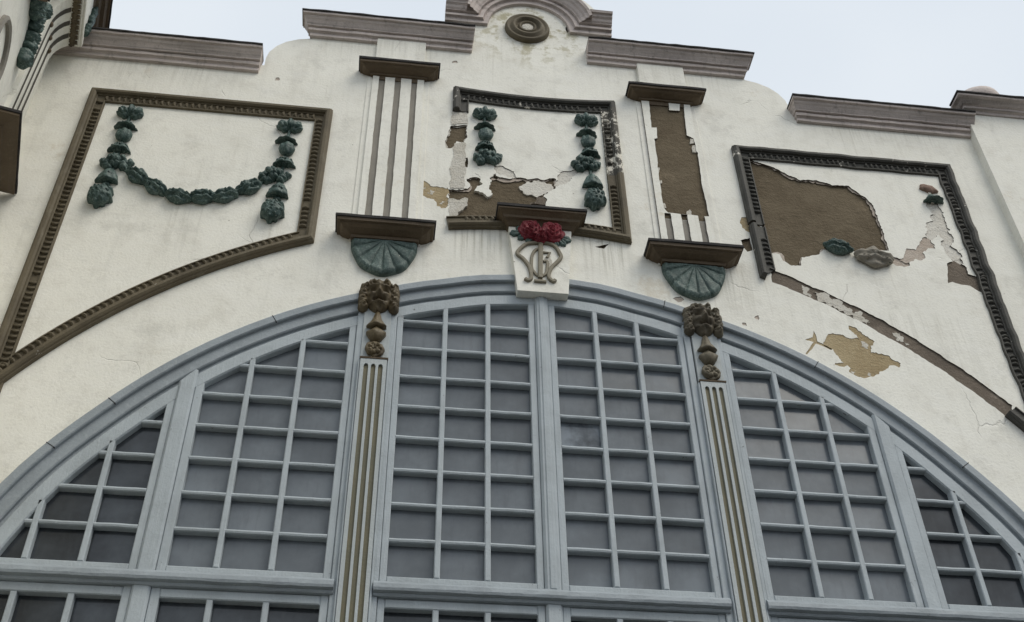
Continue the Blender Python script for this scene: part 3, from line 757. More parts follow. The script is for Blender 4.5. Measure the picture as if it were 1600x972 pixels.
# clockwise seen from the front, inner side on the right
frame_run([([la[0]] + [(-4.795, 11.72), (-2.235, 11.72)] + la[::-1], BROWNGREY)],
          'brown beaded frame of the left panel, whole')
ctop = [(-0.93 + 1.86*i/12, 12.335 - 0.065*(1-((i-6)/6)**2)) for i in range(13)]
ca = arc(r0-0.05, -0.93, 0.94, 20)
frame_run([([(-0.93, 11.93), (-0.93, 12.335)] + ctop[1:-1] + [(0.94, 12.335), (0.94, 12.18)], WORNGREY),
           ([(0.94, 12.18), (0.94, 11.05)], CHIPPED),
           ([(0.94, 11.05), (0.94, ca[-1][1])] + ca[::-1][1:], BROWNGREY)],
          'grey beaded frame of the middle panel, its left side broken away')
ra = arc(r0, 2.235, 4.76, 30)
frame_run([([(2.235, 10.46), (2.235, 11.72)] + ragpath([(2.235, 11.72), (4.82, 11.72)], .012, 3)[1:] + ragpath([(4.82, 11.72), (4.76, ra[-1][1])], .022, 4)[1:] + arc(r0, 4.76, 4.34, 6)[1:], WORNGREY),
           ([arc(r0, 2.235, 2.34, 2)[1], (2.235, ra[0][1]), (2.235, 10.425)], WORNGREY)],
          'dark grey beaded frame of the right panel, its curved lower side lost')

# ------------------------------------------------------------------ garlands
def leaves(m, c, z, n, ln, wd, spread, h, seed, p0=0.0):
    lens = lambda u: (abs(math.cos(u))**1.5 + abs(math.sin(u))**1.5)**(-1/1.5)
    for q in range(n):
        t = -spread + 2*spread*q/(n-1); hh = h*(1 - .35*abs(t)/max(spread, .1)) + .006*((q*3+seed) % 3)
        dome(m, c + ln*.85*math.sin(t), z - ln*.85*math.cos(t), wd, ln, hh, t, lens, lambda x, y, u, t_: -.30*math.exp(-(x*x)/.03) + .12*math.sin(y*9+q), 22, 8, .25, p0=p0, seed=seed+q)
def piece(kind, c, z, parent, mat, seed, rot=0.0, k=1.0):
    m = MB(); z -= 0.045; r_ = random.Random(seed*7+3)
    if kind == 'fan':
        dome(m, c, z, .125*k, .105*k, .085, 0, lambda u: 1 + .10*math.cos(7*u+1.57) - .42*math.exp(-((math.sin(u)+1)/.12)**2) , lambda x, y, u, t: .16*math.cos(9*math.atan2(x, y+1.05)*1.6) - .25*math.exp(-(x*x+(y+.4)**2)/.08), 48, 10, .35, seed=seed)
        for q in range(5): dome(m, c + (q-2)*.043*k, z + .015 - abs(q-2)*.012, .034*k, .06*k, .10, (2-q)*.38, seed=seed+q, nu=14, nv=5, under=.2)
        nm = 'poppy_flower'
    elif kind == 'bell':
        halfrev(m, c, z-.045, [(.13, .018, .02), (.11, .032, .035), (.07, .045, .05), (.035, .06, .07), (.012, .10, .10), (0, .112, .11), (-.006, .10, .10), (.0, .05, .05)], 22, 9, .10, seed=seed)
        leaves(m, c, z + .02, 5, .045, .034, 1.15, .085, seed)
        nm = 'bell_flower'
    elif kind == 'bud':
        dome(m, c, z, .088*k, .10*k, .105, 0, None, lambda x, y, u, t: -.12*abs(math.sin(4*math.asin(max(-1, min(1, x)))))**4 - .05, 30, 10, .45, seed=seed)
        nm = 'bud'
    elif kind == 'cap':
        halfrev(m, c, z-.055, [(.115, .02, .03), (.10, .06, .06), (.06, .085, .085), (.02, .105, .10), (.0, .108, .10), (.006, .08, .08), (.02, .04, .04)], 22, 7, .12, seed=seed)
        leaves(m, c, z + .045, 5, .062, .036, 1.0, .105, seed)
        nm = 'calyx'
    elif kind == 'cluster':
        for q in range(9):
            a = q*2.4; rr = .035*math.sqrt(q)
            dome(m, c + rr*1.35*math.cos(a), z + rr*.85*math.sin(a) - abs(rr*math.cos(a))*.35, .058*k, .048*k, .12 - .5*rr, r_.uniform(-1.2, 1.2), lambda u: 1+.16*math.cos(5*u+q), lambda x, y, u, t: -.2*math.exp(-(x*x)/.02), 20, 6, .35, seed=seed+q)
        nm = 'leaf_cluster'
    elif kind == 'skirt':
        halfrev(m, c, z-.085, [(.20, .035, .04), (.17, .04, .045), (.155, .06, .065), (.10, .078, .085), (.03, .10, .09), (.0, .105, .085), (.01, .06, .05)], 22, 6, .16, seed=seed)
        leaves(m, c, z + .075, 5, .088, .040, .62, .10, seed)
        halfrev(m, c, z-.13, [(.06, .03, .03), (.0, .045, .04)], 12, 4, .1, seed=seed)
        nm = 'leaf_skirt'
    elif kind == 'ball':
        dome(m, c, z, .118*k, .135*k, .155, 0, None, lambda x, y, u, t: -.10, 32, 12, .55, seed=seed)
        for q in range(17):
            a = q*2.399; rr = .105*math.sqrt(q/17)
            dome(m, c + rr*math.cos(a), z + rr*1.1*math.sin(a), .034, .034, .05 + .09*math.sqrt(max(0, 1-(rr/.125)**2)) , a, lambda u: 1+.1*math.cos(3*u), None, 14, 5, .2, p0=.012, seed=seed+q)
        nm = 'fruit_ball'
    else:
        L, W = .142*k, .086*k
        lens = lambda u: (abs(math.cos(u))**1.45 + abs(math.sin(u))**1.45)**(-1/1.45)
        dome(m, c, z, L*1.02, W*1.05, .10, rot, lens, lambda x, y, u, t: .16*math.sin(y*10 + 2.2*x*x + seed*1.3) + .10*math.sin(x*9 + seed), 48, 14, .4, seed=seed)
        for q in range(3):
            s_ = (-.45, .1, .5)[q]; o_ = (.30, -.28, .22)[q]*(1 if seed % 2 else -1)
            dome(m, c + math.cos(rot)*L*s_ - math.sin(rot)*W*o_, z + math.sin(rot)*L*s_ + math.cos(rot)*W*o_, .066, .030, .108, rot + o_*1.2, lens, lambda x, y, u, t: -.22*math.exp(-(y*y)/.02) + .1*math.sin(x*8), 26, 8, .3, seed=seed+q)
        nm = 'leaf_swag'
    return m.build(nm, mat, parent, smooth=True)
def garland(items, label, stem, mat=GREEN, skip=()):
    m = MB()
    for st in stem: ribbon(m, st, .03, -.006, .03)
    gl = m.build('garland', mat, HALL, label=label)
    swag = [i for i in items if i[0] == 'pod']
    for n_, (k, c, z) in enumerate(items):
        rot = 0
        if k == 'pod' and len(swag) > 1:
            j = swag.index((k, c, z)); a = swag[max(j-1, 0)]; b = swag[min(j+1, len(swag)-1)]
            rot = math.atan2(b[2]-a[2], b[1]-a[1])
        piece(k, c, z, gl, mat, n_ + int(abs(c)*10), rot)
    return gl
L = GARLAND['left']
garland(L, 'complete dark green garland hanging in the left panel', [[(-4.32, 11.35), (-4.31, 10.6), (-4.34, 10.1)], [(-2.66, 11.35), (-2.66, 10.6), (-2.68, 10.1)],
        [(-4.2, 10.5), (-4.05, 10.38), (-3.85, 10.25), (-3.5, 10.14), (-3.17, 10.2), (-2.95, 10.35), (-2.8, 10.52)]])
C = GARLAND['center']
garland(C, 'two dark green ends of a garland in the middle panel, its swag fallen away', [[(-.57, 11.85), (-.56, 11.2)], [(.58, 11.9), (.58, 10.65)]])
m = MB(); ribbon(m, [(4.45, 11.25), (4.44, 11.05)], .03, -.006, .02)
gr = m.build('garland', ROUGHWHITE, HALL, label='ruined garland in the right panel, mostly pale imprints with few green bits')
for i, (k, c, z) in enumerate(GARLAND['right']):
    if k == 'fan':
        m = MB(); dome(m, c, z-.03, .105, .06, .05, -.35, lambda u: 1+.1*math.cos(5*u), None, 26, 6, .2, seed=3); m.build('poppy_flower', mat_paint('bare_red_clay', (.26, .17, .13), (.12, .085, .06), (.42, .37, .31), (3, 3, 3), .8, .3), gr, smooth=True)
    elif k == 'bell': piece('bell', c, z, gr, GREEN, 3)
    elif k == 'pod' and c < 3.3: piece('pod', c, z, gr, GREEN, 5, -.25, 1.08)
    elif k == 'pod': piece('pod', c, z, gr, mat_paint('half_bare_leaf', (.30, .27, .22), (.10, .10, .085), (.5, .46, .40), (3, 3, 8), .8, .5, (.05, .08, .075)), 8, -.10, 1.5)
    else:
        continue
# ------------------------------------------------------------------ keystone with roses and monogram
KP = 0.08
key = MB()
key.add([(-.335, -.02, 10.12), (.315, -.02, 10.12), (.24, -.02, 9.178), (-.255, -.02, 9.178), (-.335, KP, 10.12), (.315, KP, 10.12), (.24, KP, 9.178), (-.255, KP, 9.178)],
        [(0, 1, 2, 3), (4, 7, 6, 5), (0, 4, 5, 1), (1, 5, 6, 2), (2, 6, 7, 3), (3, 7, 4, 0)])
KEY = key.build('keystone', PLASTER, HALL, label='white keystone with red roses and carved monogram over the arch')
LP = [(0.10, -0.03), (0.125, 0.0), (0.14, 0.012), (0.165, 0.02), (0.175, 0.045), (0.215, 0.075), (0.235, 0.08), (0.235, 0.10)]
def lmap(a, p, z): return wallmap(a, p, z)
m = MB(); ledge_mesh(m, -.25, .24, 10.085, LP, .85, .85, .06, .003, 2); m.build('ledge', LEDGE, KEY)
m = MB(); ledge_mesh(m, -.25, .24, 10.184, [(.237, 0), (.250, .003), (.250, .034), (.12, .04)], .85, .85, .06, .003, 3); m.build('ledge_flashing', LEAD, KEY)
def rose(c, z, r, seed):
    m = MB(); vs = []; fs = []; NA, NR = 60, 26
    for j in range(NR+2):
        q = min(1, j/NR)
        for i in range(NA):
            t = 2*math.pi*i/NA
            edge_ = 1 + .07*math.cos(5*t + seed) + .03*math.cos(11*t)
            s_ = (q*3.4 - t/(2*math.pi) + .16*math.sin(3*t + seed) + .10*math.sin(5*t + 2*q*5)) % 1.0      # furled petals wind outwards
            hgt = .10*math.sqrt(max(0, 1 - (q*.92)**2)) + .030*(s_**1.6)*(.5 + .5*q) - .012*(1 - s_)*(.3 + q) + .006*noise.noise(Vector((q*4*math.cos(t), q*4*math.sin(t), seed)))
            if j == NR+1: hgt = -.01
            vs.append((c + r*q*edge_*math.cos(t), KP + hgt, z + r*q*edge_*math.sin(t)))
    for j in range(NR+1):
        for i in range(NA): fs.append((j*NA+i, j*NA+(i+1) % NA, (j+1)*NA+(i+1) % NA, (j+1)*NA+i))
    m.add(vs, fs)
    for q in range(6):
        a = q*1.047 + seed; dome(m, c + r*.86*math.cos(a), z + r*.86*math.sin(a), r*.34, r*.46, .05, a, lambda u: 1+.1*math.cos(2*u+q), lambda x, y, u, t: -.25*math.exp(-((x+.3)**2+y*y)/.3), 20, 6, .3, p0=KP, seed=seed+q)
    m.build('rose', ROSE, KEY, smooth=True)
rose(-.115, 9.985, .112, 1); rose(.098, 9.975, .120, 2); rose(-.012, 9.895, .065, 3)
for c, z, a, w in [(-.255, 9.955, .2, .072), (-.195, 9.905, .7, .06), (.232, 9.92, -.3, .072), (.20, 9.87, -.9, .06), (-.125, 9.875, 1.0, .055), (.14, 9.85, -1.2, .05), (-.22, 10.02, -.4, .045)]:
    m = MB(); dome(m, c, z, w, w*.62, .035, a, lambda u: 1-.25*abs(math.sin(u))**.5*0 + .12*math.cos(6*u), lambda x, y, u, t: -.3*math.exp(-(y*y)/.02), 24, 6, .2, p0=KP, seed=c); m.build('rose_leaf', GREEN, KEY, smooth=True)
mono = MB()
for nm, w, h in (('m_left', .036, .028), ('m_right', .036, .028), ('g', .031, .020), ('bar', .046, .034), ('foot', .034, .026), ('bit', .030, .018)):
    pts = [(x, z + .04) for x, z in MONOGRAM[nm]]
    pts = smooth_line(pts) if len(pts) > 3 else pts
    ribbon(mono, pts, w, KP-.004, KP+h)
mono.build('monogram', MONO, KEY, label='grey interlaced letter monogram')
m = MB(); 
plate('chipped_patch', ragged([(.02, 9.64), (.08, 9.67), (.10, 9.56), (.07, 9.46), (.03, 9.49)], .02, .02, 6), [], KP+.003, .003, ROUGHWHITE, KEY)

# ------------------------------------------------------------------ arched window
m = MB()
a_ = opening(0.012)
sweep(m, [(x, z) for x, z in arch_pts(0.012, 80)], [(0, -.04), (0, .022), (.012, .03), (.075, .03), (.084, .02), (.084, -.012), (.095, -.014), (.185, -.012), (.195, -.022), (.195, -.05), (.235, -.052), (.235, -.12), (0, -.12)])
WIN = m.build('arched_window', BLUEDIRTY, HALL, label='huge blue grey painted timber window with small dusty panes under the arch')
for d_ in (-57.5, -50.2, -31.0, 14.5, 33.0, 52.0):
    m = MB(); r_o = arch_r(d_) + .010; r_i = r_o - .088; w_ = .0035
    sx, cz_ = math.sin(rad(d_)), math.cos(rad(d_))
    pts = [(AX + r*sx + s*w_*cz_, AZ + r*cz_ - s*w_*sx) for r, s in ((r_o, -1), (r_o, 1), (r_i, 1), (r_i, -1))]
    m.add([(x, .015, z) for x, z in pts] + [(x, .032, z) for x, z in pts], [(0, 1, 2, 3), (4, 5, 6, 7), (0, 1, 5, 4), (1, 2, 6, 5), (2, 3, 7, 6), (3, 0, 4, 7)]); m.build('band_joint', LEAD, WIN)
GZ = -0.092                                # glass plane
SASH_R = -0.345                            # glass edge of the arched rails
m = MB()
sweep(m, arch_pts(-0.222, 80), [(0, -.115), (0, -.026), (.008, -.020), (.112, -.020), (.123, -.034), (.123, -.115)])
m.build('arched_rail', BLUE, WIN)
rjit = random.Random(11)
def arch_top(x, off):
    lo, hi = AZ, AZ + 6
    for _ in range(40):
        mid = (lo+hi)/2; d = math.degrees(math.atan2(x-AX, mid-AZ)); r = math.hypot(x-AX, mid-AZ)
        if r < arch_r(d) + off: lo = mid
        else: hi = mid
    return lo
def arch_half(z, off):
    lo, hi = 0.0, 6.0
    for _ in range(40):
        mid = (lo+hi)/2; d = math.degrees(math.atan2(mid, z-AZ)); r = math.hypot(mid, z-AZ)
        if r < arch_r(d) + off: lo = mid
        else: hi = mid
    return lo
def member(name, a0, a1, p1, z0, z1, mat=BLUE, p0=-.115, bev=.006, topfit=None):
    m = MB()
    if topfit is None: m.box(a0, a1, p0, p1, z0, z1, bev)
    else:                                  # the head is scribed to the arch
        t0, t1 = arch_top(a0, topfit), arch_top(a1, topfit); b = bev
        vs = [(a0, p0, z0), (a1, p0, z0), (a1, p0, t1), (a0, p0, t0), (a0, p1-b, z0), (a1, p1-b, z0), (a1, p1-b, t1), (a0, p1-b, t0),
              (a0+b, p1, z0), (a1-b, p1, z0), (a1-b, p1, t1), (a0+b, p1, t0)]
        m.add(vs, [(3, 2, 1, 0), (0, 1, 5, 4), (1, 2, 6, 5), (2, 3, 7, 6), (3, 0, 4, 7), (4, 5, 9, 8), (5, 6, 10, 9), (6, 7, 11, 10), (7, 4, 8, 11), (8, 9, 10, 11)])
    return m.build(name, mat, WIN)
Z0, ZT0, ZT1 = 3.3, 5.925, 6.045
BOT = 6.115                                # glass bottom above the transom
# uprights
for sgn in (-1, 1):
    X = lambda d: AX + sgn*d
    def up(name, d0, d1, p1, mat=BLUE, fit=-.21, bev=.006, z0=Z0):
        a, b = sorted((X(d0), X(d1))); return member(name, a, b, p1, z0, 12, mat, topfit=fit, bev=bev)
    up('stile', .068, .128, -.022, fit=-.23)
    up('stile', 1.305, 1.362, -.022, fit=-.23); up('stile_strip', 1.364, 1.425, -.004, fit=-.20)
    up('stile_strip', 1.665, 1.725, -.004, fit=-.20); up('stile', 1.727, 1.79, -.022, fit=-.23)
    up('stile', 2.975, 3.045, -.022, fit=-.23); up('mullion', 3.047, 3.185, .004, fit=-.20, bev=.018); up('stile', 3.187, 3.25, -.022, fit=-.23)
member('mullion', AX-.066, AX+.066, .006, Z0, 12, topfit=-.20, bev=.02)
m = MB(); m.box(AX-.03, AX+.03, 0, .016, 6.05, 9.2, .01); m.build('mullion_bead', BLUE, WIN)
# transom with drip moulding: runs between the window pilasters
TR = [(-.06, -.005), (.012, .0), (.020, .012), (.020, .022), (.055, .030), (.062, .05), (.058, .085), (.03, .115), (.004, .122)]
for (a0, a1) in [(AX-4.55, AX-1.70), (AX-1.40, AX+1.40), (AX+1.70, AX+4.55)]:
    m = MB(); k = len(TR); n = max(2, int((a1-a0)/.08)); vs = []; fs = []
    for i in range(n+1):
        a = a0 + (a1-a0)*i/n
        for p, dz in TR:
            w = .004*noise.noise(Vector((a*9, dz*30, 2.2))); vs.append((a, p+w, ZT0+dz+w))
    for i in range(n):
        for t in range(k-1): fs.append((i*k+t, i*k+t+1, (i+1)*k+t+1, (i+1)*k+t))
    fs += [tuple(range(k)), tuple(n*k+t for t in reversed(range(k)))]
    m.add(vs, fs); m.build('transom', BLUEDIRTY, WIN)
# sashes: bottom rails, top rails of the lower lights, glazing bars, panes
ROWS = [6.445, 6.78, 7.115, 7.45, 7.785, 8.12, 8.45, 8.78, 9.11]
LOWROWS = [5.50, 5.16, 4.82, 4.48, 4.14, 3.80]
def hbar(a0, a1, z):
    m = MB(); w = .020; nseg = max(1, int((a1-a0)/.07)); pr = [(-.11, -w*1.05), (-.038, -w), (-.027, -w*.7), (-.022, 0), (-.027, w*.7), (-.038, w), (-.11, w*1.05)]
    vs = []; fs = []; k = len(pr); sd = rjit.uniform(0, 50)
    for i in range(nseg+1):
        a = a0 + (a1-a0)*i/nseg
        for p, dz in pr: 
            q = .0025*noise.noise(Vector((a*8+sd, dz*9, z))); vs.append((a, p + q, z + dz + q))
    for i in range(nseg):
        for t in range(k-1): fs.append((i*k+t, i*k+t+1, (i+1)*k+t+1, (i+1)*k+t))
    m.add(vs, fs); m.build('glazing_bar', BLUE, WIN)
def vbar(a, z0, z1):
    m = MB(); m.box(a-.0235, a+.0235, -.11, -.020, z0, z1, .007); m.build('glazing_bar', BLUE, WIN)
def clip_poly(poly, off):
    """clip a convex cell by the arch curve"""
    out = []; n = len(poly)
    def ins(p):
        d = math.degrees(math.atan2(p[0]-AX, p[1]-AZ)); return math.hypot(p[0]-AX, p[1]-AZ) <= arch_r(d) + off
    fine = []
    for i in range(n):
        a, b = poly[i], poly[(i+1) % n]
        for q in range(10): fine.append((a[0]+(b[0]-a[0])*q/10, a[1]+(b[1]-a[1])*q/10))
    return [p for p in fine if ins(p)]
def pane(a0, a1, z0, z1, clip=True, mat=GLASS):
    poly = [(a0, z0), (a1, z0), (a1, z1), (a0, z1)]
    if clip:
        c = clip_poly(poly, SASH_R + .03)
        if len(c) < 8: return
        if len(c) < 40: poly = c
    cx = sum(q[0] for q in poly)/len(poly); cz = sum(q[1] for q in poly)/len(poly)
    tx, tz = rjit.uniform(-.010, .010), rjit.uniform(-.014, .014)
    mb_ = MB(); n = len(poly)
    vs = [(x, GZ + tx*(x-cx) + tz*(z-cz), z) for x, z in poly] + [(x, GZ - .004 + tx*(x-cx) + tz*(z-cz), z) for x, z in poly]
    mb_.add(vs, [tuple(range(n)), tuple(reversed(range(n, 2*n)))] + [(i, (i+1) % n, n+(i+1) % n, n+i) for i in range(n)])
    mb_.build('pane', mat, WIN)
def lights(d0, d1, bars, sgn, upper=True):
    edges = sorted([AX + sgn*d0] + [AX + sgn*b for b in bars] + ([AX + sgn*d1] if d1 else [AX + sgn*4.75]))
    a0, a1 = edges[0], edges[-1]
    far = d0 > 3
    # upper light
    zs = [BOT] + ROWS
    x_in = min(abs(a0-AX), abs(a1-AX))
    ztop = arch_top(AX + sgn*x_in, SASH_R)
    mr = MB(); mr.box(a0 - .0, a1 + .0, -.115, -.020, ZT1 - .02, BOT, .008); mr.build('bottom_rail', BLUE, WIN)
    for z in ROWS:
        h = arch_half(z, SASH_R + .02)
        if sgn > 0: b0, b1 = a0, min(a1, AX + h)
        else: b0, b1 = max(a0, AX - h), a1
        if b1 - b0 > .05 and z < ztop: hbar(b0, b1, z)
    for b in bars:
        t = arch_top(AX + sgn*b, SASH_R + .02)
        if t > BOT + .05: vbar(AX + sgn*b, BOT, t)
    allz = zs + [zs[-1] + .36]
    for e0, e1 in zip(edges, edges[1:]):
        for z0, z1 in zip(allz, allz[1:]):
            mt = GLASS
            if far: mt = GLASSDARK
            if sgn > 0 and d0 < 1 and abs(e0 - (AX+.128)) < .05 and abs(z0 - 7.45) < .05: mt = GLASSCLEAR
            pane(e0 - .0, e1, z0, z1, True, mt)
    # lower light
    mr = MB(); mr.box(a0, a1, -.115, -.020, 5.845, ZT0 - .003, .008); mr.build('top_rail', BLUE, WIN)
    for z in LOWROWS: hbar(a0, a1, z)
    for b in bars: vbar(AX + sgn*b, Z0, 5.845)
    lz = [Z0] + LOWROWS[::-1] + [5.86]
    for e0, e1 in zip(edges, edges[1:]):
        for z0, z1 in zip(lz, lz[1:]):
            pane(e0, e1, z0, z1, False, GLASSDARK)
for sgn in (-1, 1):
    lights(.128, 1.305, [.515, .915], sgn)
    lights(1.79, 2.975, [2.19, 2.605], sgn)
    lights(3.25, None, [3.61, 4.02, 4.43], sgn)
m = MB(); m.box(-4.9, 4.9, -.5, -.12, 3.05, Z0, .01); m.build('window_sill', BLUE, WIN)
# dark hall behind the panes
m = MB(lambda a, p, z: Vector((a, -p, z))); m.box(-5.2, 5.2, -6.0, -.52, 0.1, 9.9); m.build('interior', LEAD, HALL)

# window pilasters with gilt flutes, rosette, bell flowers and mask
def face(seed):
    def fn(u, v):
        e = lambda cu, cv, su, sv, a: a*math.exp(-((u-cu)/su)**2 - ((v-cv)/sv)**2)
        au = abs(u)
        base = -0.03
        q = 1 - (au/.66)**2 - ((v-.02)/.98)**2
        if q > 0: base = max(base, .085*math.sqrt(q))
        for cu, cv, r in ((.66, .46, .30), (.76, .10, .26), (.78, -.28, .25), (.74, -.66, .25), (.34, .74, .24)):
            d = ((au-cu)/r)**2 + ((v-cv)/(r*1.15))**2
            if d < 1: base = max(base, .072*math.sqrt(1-d) + .007*math.sin(8*math.sqrt(d) + 2*math.atan2(v-cv, au-cu)))
        if base < 0: return -1
        h = base
        h += e(0, .0, .13, .34, .060) + e(0, -.18, .19, .12, .035)
        h += .032*math.exp(-((v-.36-.18*au)/.10)**2)*(1 if au < .6 else 0)
        for s in (-1, 1):
            h += e(s*.30, .14, .13, .10, -.045) + e(s*.30, .13, .07, .05, .024) + e(s*.36, -.14, .18, .17, .030)
        h += e(0, -.42, .24, .07, -.050) + e(0, -.56, .26, .10, .030) + e(0, .82, .35, .16, .025)
        h += .012*math.sin(14*u + 4*v)*(1 if v < -.62 or v > .58 else 0) + .008*noise.noise(Vector((u*7+seed, v*7, seed)))
        return max(.003, h)
    return fn
def window_pilaster(c, mat, label):
    m = MB()
    holes = []
    for a in (-.064, 0.0, .064):
        w = .0205
        holes.append([(c+a-w, Z0+.1), (c+a+w, Z0+.1), (c+a+w, 8.155)] + [(c+a+w*math.cos(t), 8.155 + w*1.3*math.sin(t)) for t in (.5, 1.0, 1.57, 2.1, 2.6)] + [(c+a-w, 8.155)])
    sh = plate('window_pilaster', [(c-.118, Z0), (c+.118, Z0), (c+.118, 8.235), (c-.118, 8.235)], holes, .040, .05, CREAMBLUE, HALL, label=label)
    for a in (-.064, 0, .064):
        m = MB(); m.box(c+a-.026, c+a+.026, 0.0, .021, Z0+.05, 8.19); m.build('flute', GOLD, sh)
    m = MB(); m.box(c-.125, c+.125, -.03, .012, 8.26, 8.93, .004); m.build('head_panel', CREAMBLUE, sh)
    m = MB(); m.box(c-.138, c-.121, -.03, .03, Z0, 8.232, .005); m.box(c+.121, c+.138, -.03, .03, Z0, 8.232, .005); m.build('edge_bead', BLUE, sh)
    m = MB(); ledge_mesh(m, c-.112, c+.112, 8.235, [(.02, 0), (.045, .004), (.05, .018), (.04, .024)], .3, .3); m.build('cap_fillet', LEDGE, sh)
    m = MB(); dome(m, c, 8.355, .092, .086, .055, 0, lambda u: 1 + .04*math.cos(8*u), lambda x, y, u, t: .20*math.sin(10*math.hypot(x, y)+2*u) - .2*math.exp(-(x*x+y*y)/.05), 40, 10, .4, p0=.012, seed=c)
    for q in range(7): dome(m, c+.048*math.cos(q*.9), 8.355+.046*math.sin(q*.9), .030, .030, .062, q*.9, None, None, 12, 5, .2, p0=.015, seed=q)
    m.build('rosette', mat, sh, smooth=True)
    m = MB(); halfrev(m, c, 8.475, [(.15, .018, .03), (.11, .05, .05), (.07, .088, .075), (.05, .082, .08), (.02, .064, .072), (-.015, .045, .05), (-.028, .015, .02)], 22, 6, .14, p0=.012, seed=c); m.build('bell_flower', mat, sh, smooth=True)
    m = MB(); halfrev(m, c, 8.60, [(.20, .02, .03), (.15, .034, .045), (.10, .045, .055), (.05, .072, .07), (.02, .088, .08), (.012, .06, .05)], 22, 6, .14, p0=.012, seed=c+1); m.build('bell_flower', mat, sh, smooth=True)
    m = MB(); relief(m, c, 9.00, .192, .20, face(c), 96, 96, .02); m.build('mask', mat, sh, smooth=True, label='carved brown face mask with curls')
    return sh
window_pilaster(-1.56, CARVED, 'gilt fluted window pilaster under a brown face mask, left of the centre lights')
window_pilaster(1.545, CARVEDGREY, 'gilt fluted window pilaster under a flaking face mask, right of the centre lights')

# ------------------------------------------------------------------ left wing with side pilaster, console and ledges
WING = root('projecting_wing', 'white projecting wing with console, fluted strip and green garlands at the left edge', 'building', (0, 0, 0))
m = MB(wingmap); m.box(-3.2, 0.35, -1.6, 0.0, 0, 13.6); m.build('side_wall', PLASTER, WING)
S = -0.58                                  # centre of the fluted strip along the side wall
prof_c = [(.045, 10.0), (.045, 11.78), (.05, 11.88), (.065, 11.97), (.09, 12.05), (.125, 12.12), (.17, 12.175), (.215, 12.21), (.26, 12.225)]
m = MB(wingmap); vs = []; fs = []
cols = []
for i in range(29):
    t = i/28; a = S - .31 + .62*t
    gv = min(abs(a - (S+k)) for k in (-.17, 0.0, .17)); dip = .012 if gv < .022 else 0.0
    cols.append((a, dip))
for (p, z) in prof_c:
    for a, dip in cols: vs.append((a, p - dip, z))
k = len(cols)
for r in range(len(prof_c)-1):
    for i in range(k-1): fs.append((r*k+i, r*k+i+1, (r+1)*k+i+1, (r+1)*k+i))
for e in (0, k-1):
    b = len(vs)
    for (p, z) in prof_c: vs.append((cols[e][0], -.02, z))
    for r in range(len(prof_c)-1): fs.append((r*k+e, (r+1)*k+e, b+r+1, b+r))
m.add(vs, fs)
con = m.build('console', PLASTER, WING, label='fluted white strip curving out into a console')
for kk in (-.17, 0, .17):
    m = MB(wingmap); vs = []
    for (p, z) in prof_c[:7]: vs += [(S+kk-.030, p+.002, z), (S+kk+.030, p+.002, z)]
    m.add(vs, [(2*i, 2*i+1, 2*i+3, 2*i+2) for i in range(6)]); m.build('flute', FLUTEDARK, con)  # dark strips laid flush put the shade of the grooves into colour
    m = MB(wingmap); dome(m, S+kk, 11.84, .03, .032, .03, 0, None, None, 14, 5, .3, p0=.045, seed=kk); m.build('drop', LEDGE, con, smooth=True)
def covemap(a, h, t):                      # leaves lie on the underside of the cove
    x = max(0, min(.999, t))*(len(prof_c)-1); i = int(x); f = x - i
    p = prof_c[i][0]*(1-f) + prof_c[i+1][0]*f; z = prof_c[i][1]*(1-f) + prof_c[i+1][1]*f
    k = min(1, max(0, (t-.3)/.6)); return wingmap(a, p + h*(1-.6*k), z - h*.8*k)
for q in range(9):
    m = MB(covemap); a = S - .27 + .0675*q
    for r in range(3): dome(m, a + (r-1)*.022, .90 - .05*(r != 1), .030, .10 - .02*(r != 1), .030, .06*(r-1), lambda u: 1+.16*math.cos(5*u+r), lambda x, y, u, t: -.3*math.exp(-(x*x)/.05), 18, 6, .2, seed=q+r)
    m.build('acanthus_leaf', CARVED, con, smooth=True)
m = MB(wingmap); m.box(S-.33, S+.33, -.02, .275, 12.225, 12.255, .004); m.box(S-.345, S+.345, -.02, .30, 12.257, 12.33, .008); m.box(S-.33, S+.33, -.02, .285, 12.332, 12.40); m.build('abacus', PLASTER, con)
m = MB(wingmap); m.box(-1.9, -0.02, -.3, .28, 12.41, 13.5); m.build('attic_block', PLASTER, WING)
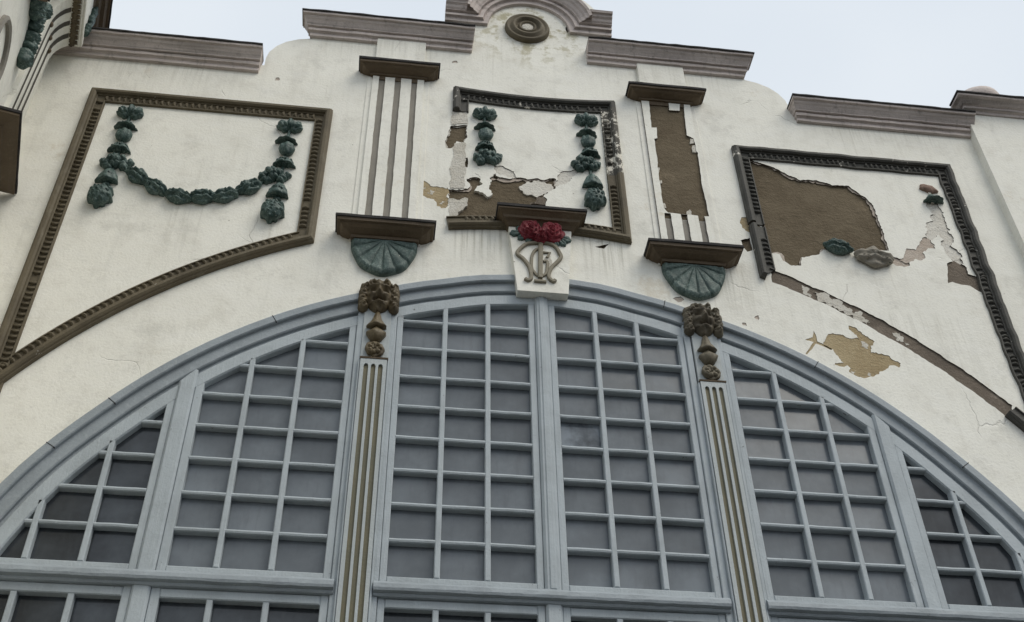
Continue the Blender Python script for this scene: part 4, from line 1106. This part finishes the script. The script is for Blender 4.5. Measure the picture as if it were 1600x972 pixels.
ledge('attic_ledge', -.96, .90, 12.86, [(0.0, -.03), (.02, 0), (.05, .02), (.07, .05), (.11, .065), (.135, .10), (.16, .105), (.16, .125)], WING, wingmap, LEDGE, 1, .3, 3, p_off=.28)
m = MB(wingmap)
for q in range(9): dome(m, -.30 - .025*math.sin(q*1.9), 12.86 - q*.05, .075, .05, .06, q, lambda u: 1+.15*math.cos(5*u+q), lambda x, y, u, t: -.2*math.exp(-x*x/.03), 18, 6, .4, p0=.28, seed=q)
m.build('garland', GREEN, WING, smooth=True, label='dark green garland on the attic block')
for q, (a, z, w, h) in enumerate([(-1.52, 11.16, .12, .10), (-1.18, 11.46, .09, .10), (-1.42, 11.14, .10, .10), (-1.30, 11.20, .10, .09), (-1.24, 11.12, .08, .08), (-1.17, 11.02, .075, .08), (-1.13, 10.92, .08, .07), (-1.10, 10.78, .095, .11)]):
    m = MB(wingmap)
    dome(m, a, z, w, h, .12, .4*q, lambda u: 1+.12*math.cos(5*u), lambda x, y, u, t: .12*math.sin(12*y+q), 24, 8, .4, p0=0, seed=q)
    for r in range(5): dome(m, a + w*.5*math.cos(r*1.25), z + h*.5*math.sin(r*1.25), w*.42, h*.42, .13, r, None, lambda x, y, u, t: -.2*math.exp(-x*x/.03), 14, 5, .3, seed=q+r)
    m.build('garland_flower', GREEN, WING, smooth=True)
m = MB(wingmap); sweep(m, [(-2.08, 8.6)] + [(-1.77 + .31*math.cos(rad(t)), 9.98 + .31*math.sin(rad(t))) for t in range(180, -1, -12)] + [(-1.46, 8.6)], [(0, -.01), (.0, .03), (.03, .045), (.06, .03), (.06, -.01)])
m.build('arch_moulding', GREYFLUTE, WING, label='grey arched moulding on the side wall')
ledge('hood_ledge', -2.35, .68, 10.98, [(.02, -.02), (.03, 0), (.06, .014), (.07, .04), (.11, .06), (.14, .09), (.15, .095), (.15, .12)], WING, wingmap, LEDGE, 1, .6, 9)
ledge('base_ledge', S, .30, 9.90, [(.03, -.02), (.05, 0), (.08, .014), (.09, .04), (.15, .06), (.19, .09), (.205, .095), (.205, .12)], WING, wingmap, LEDGE, 1, 1, 5)
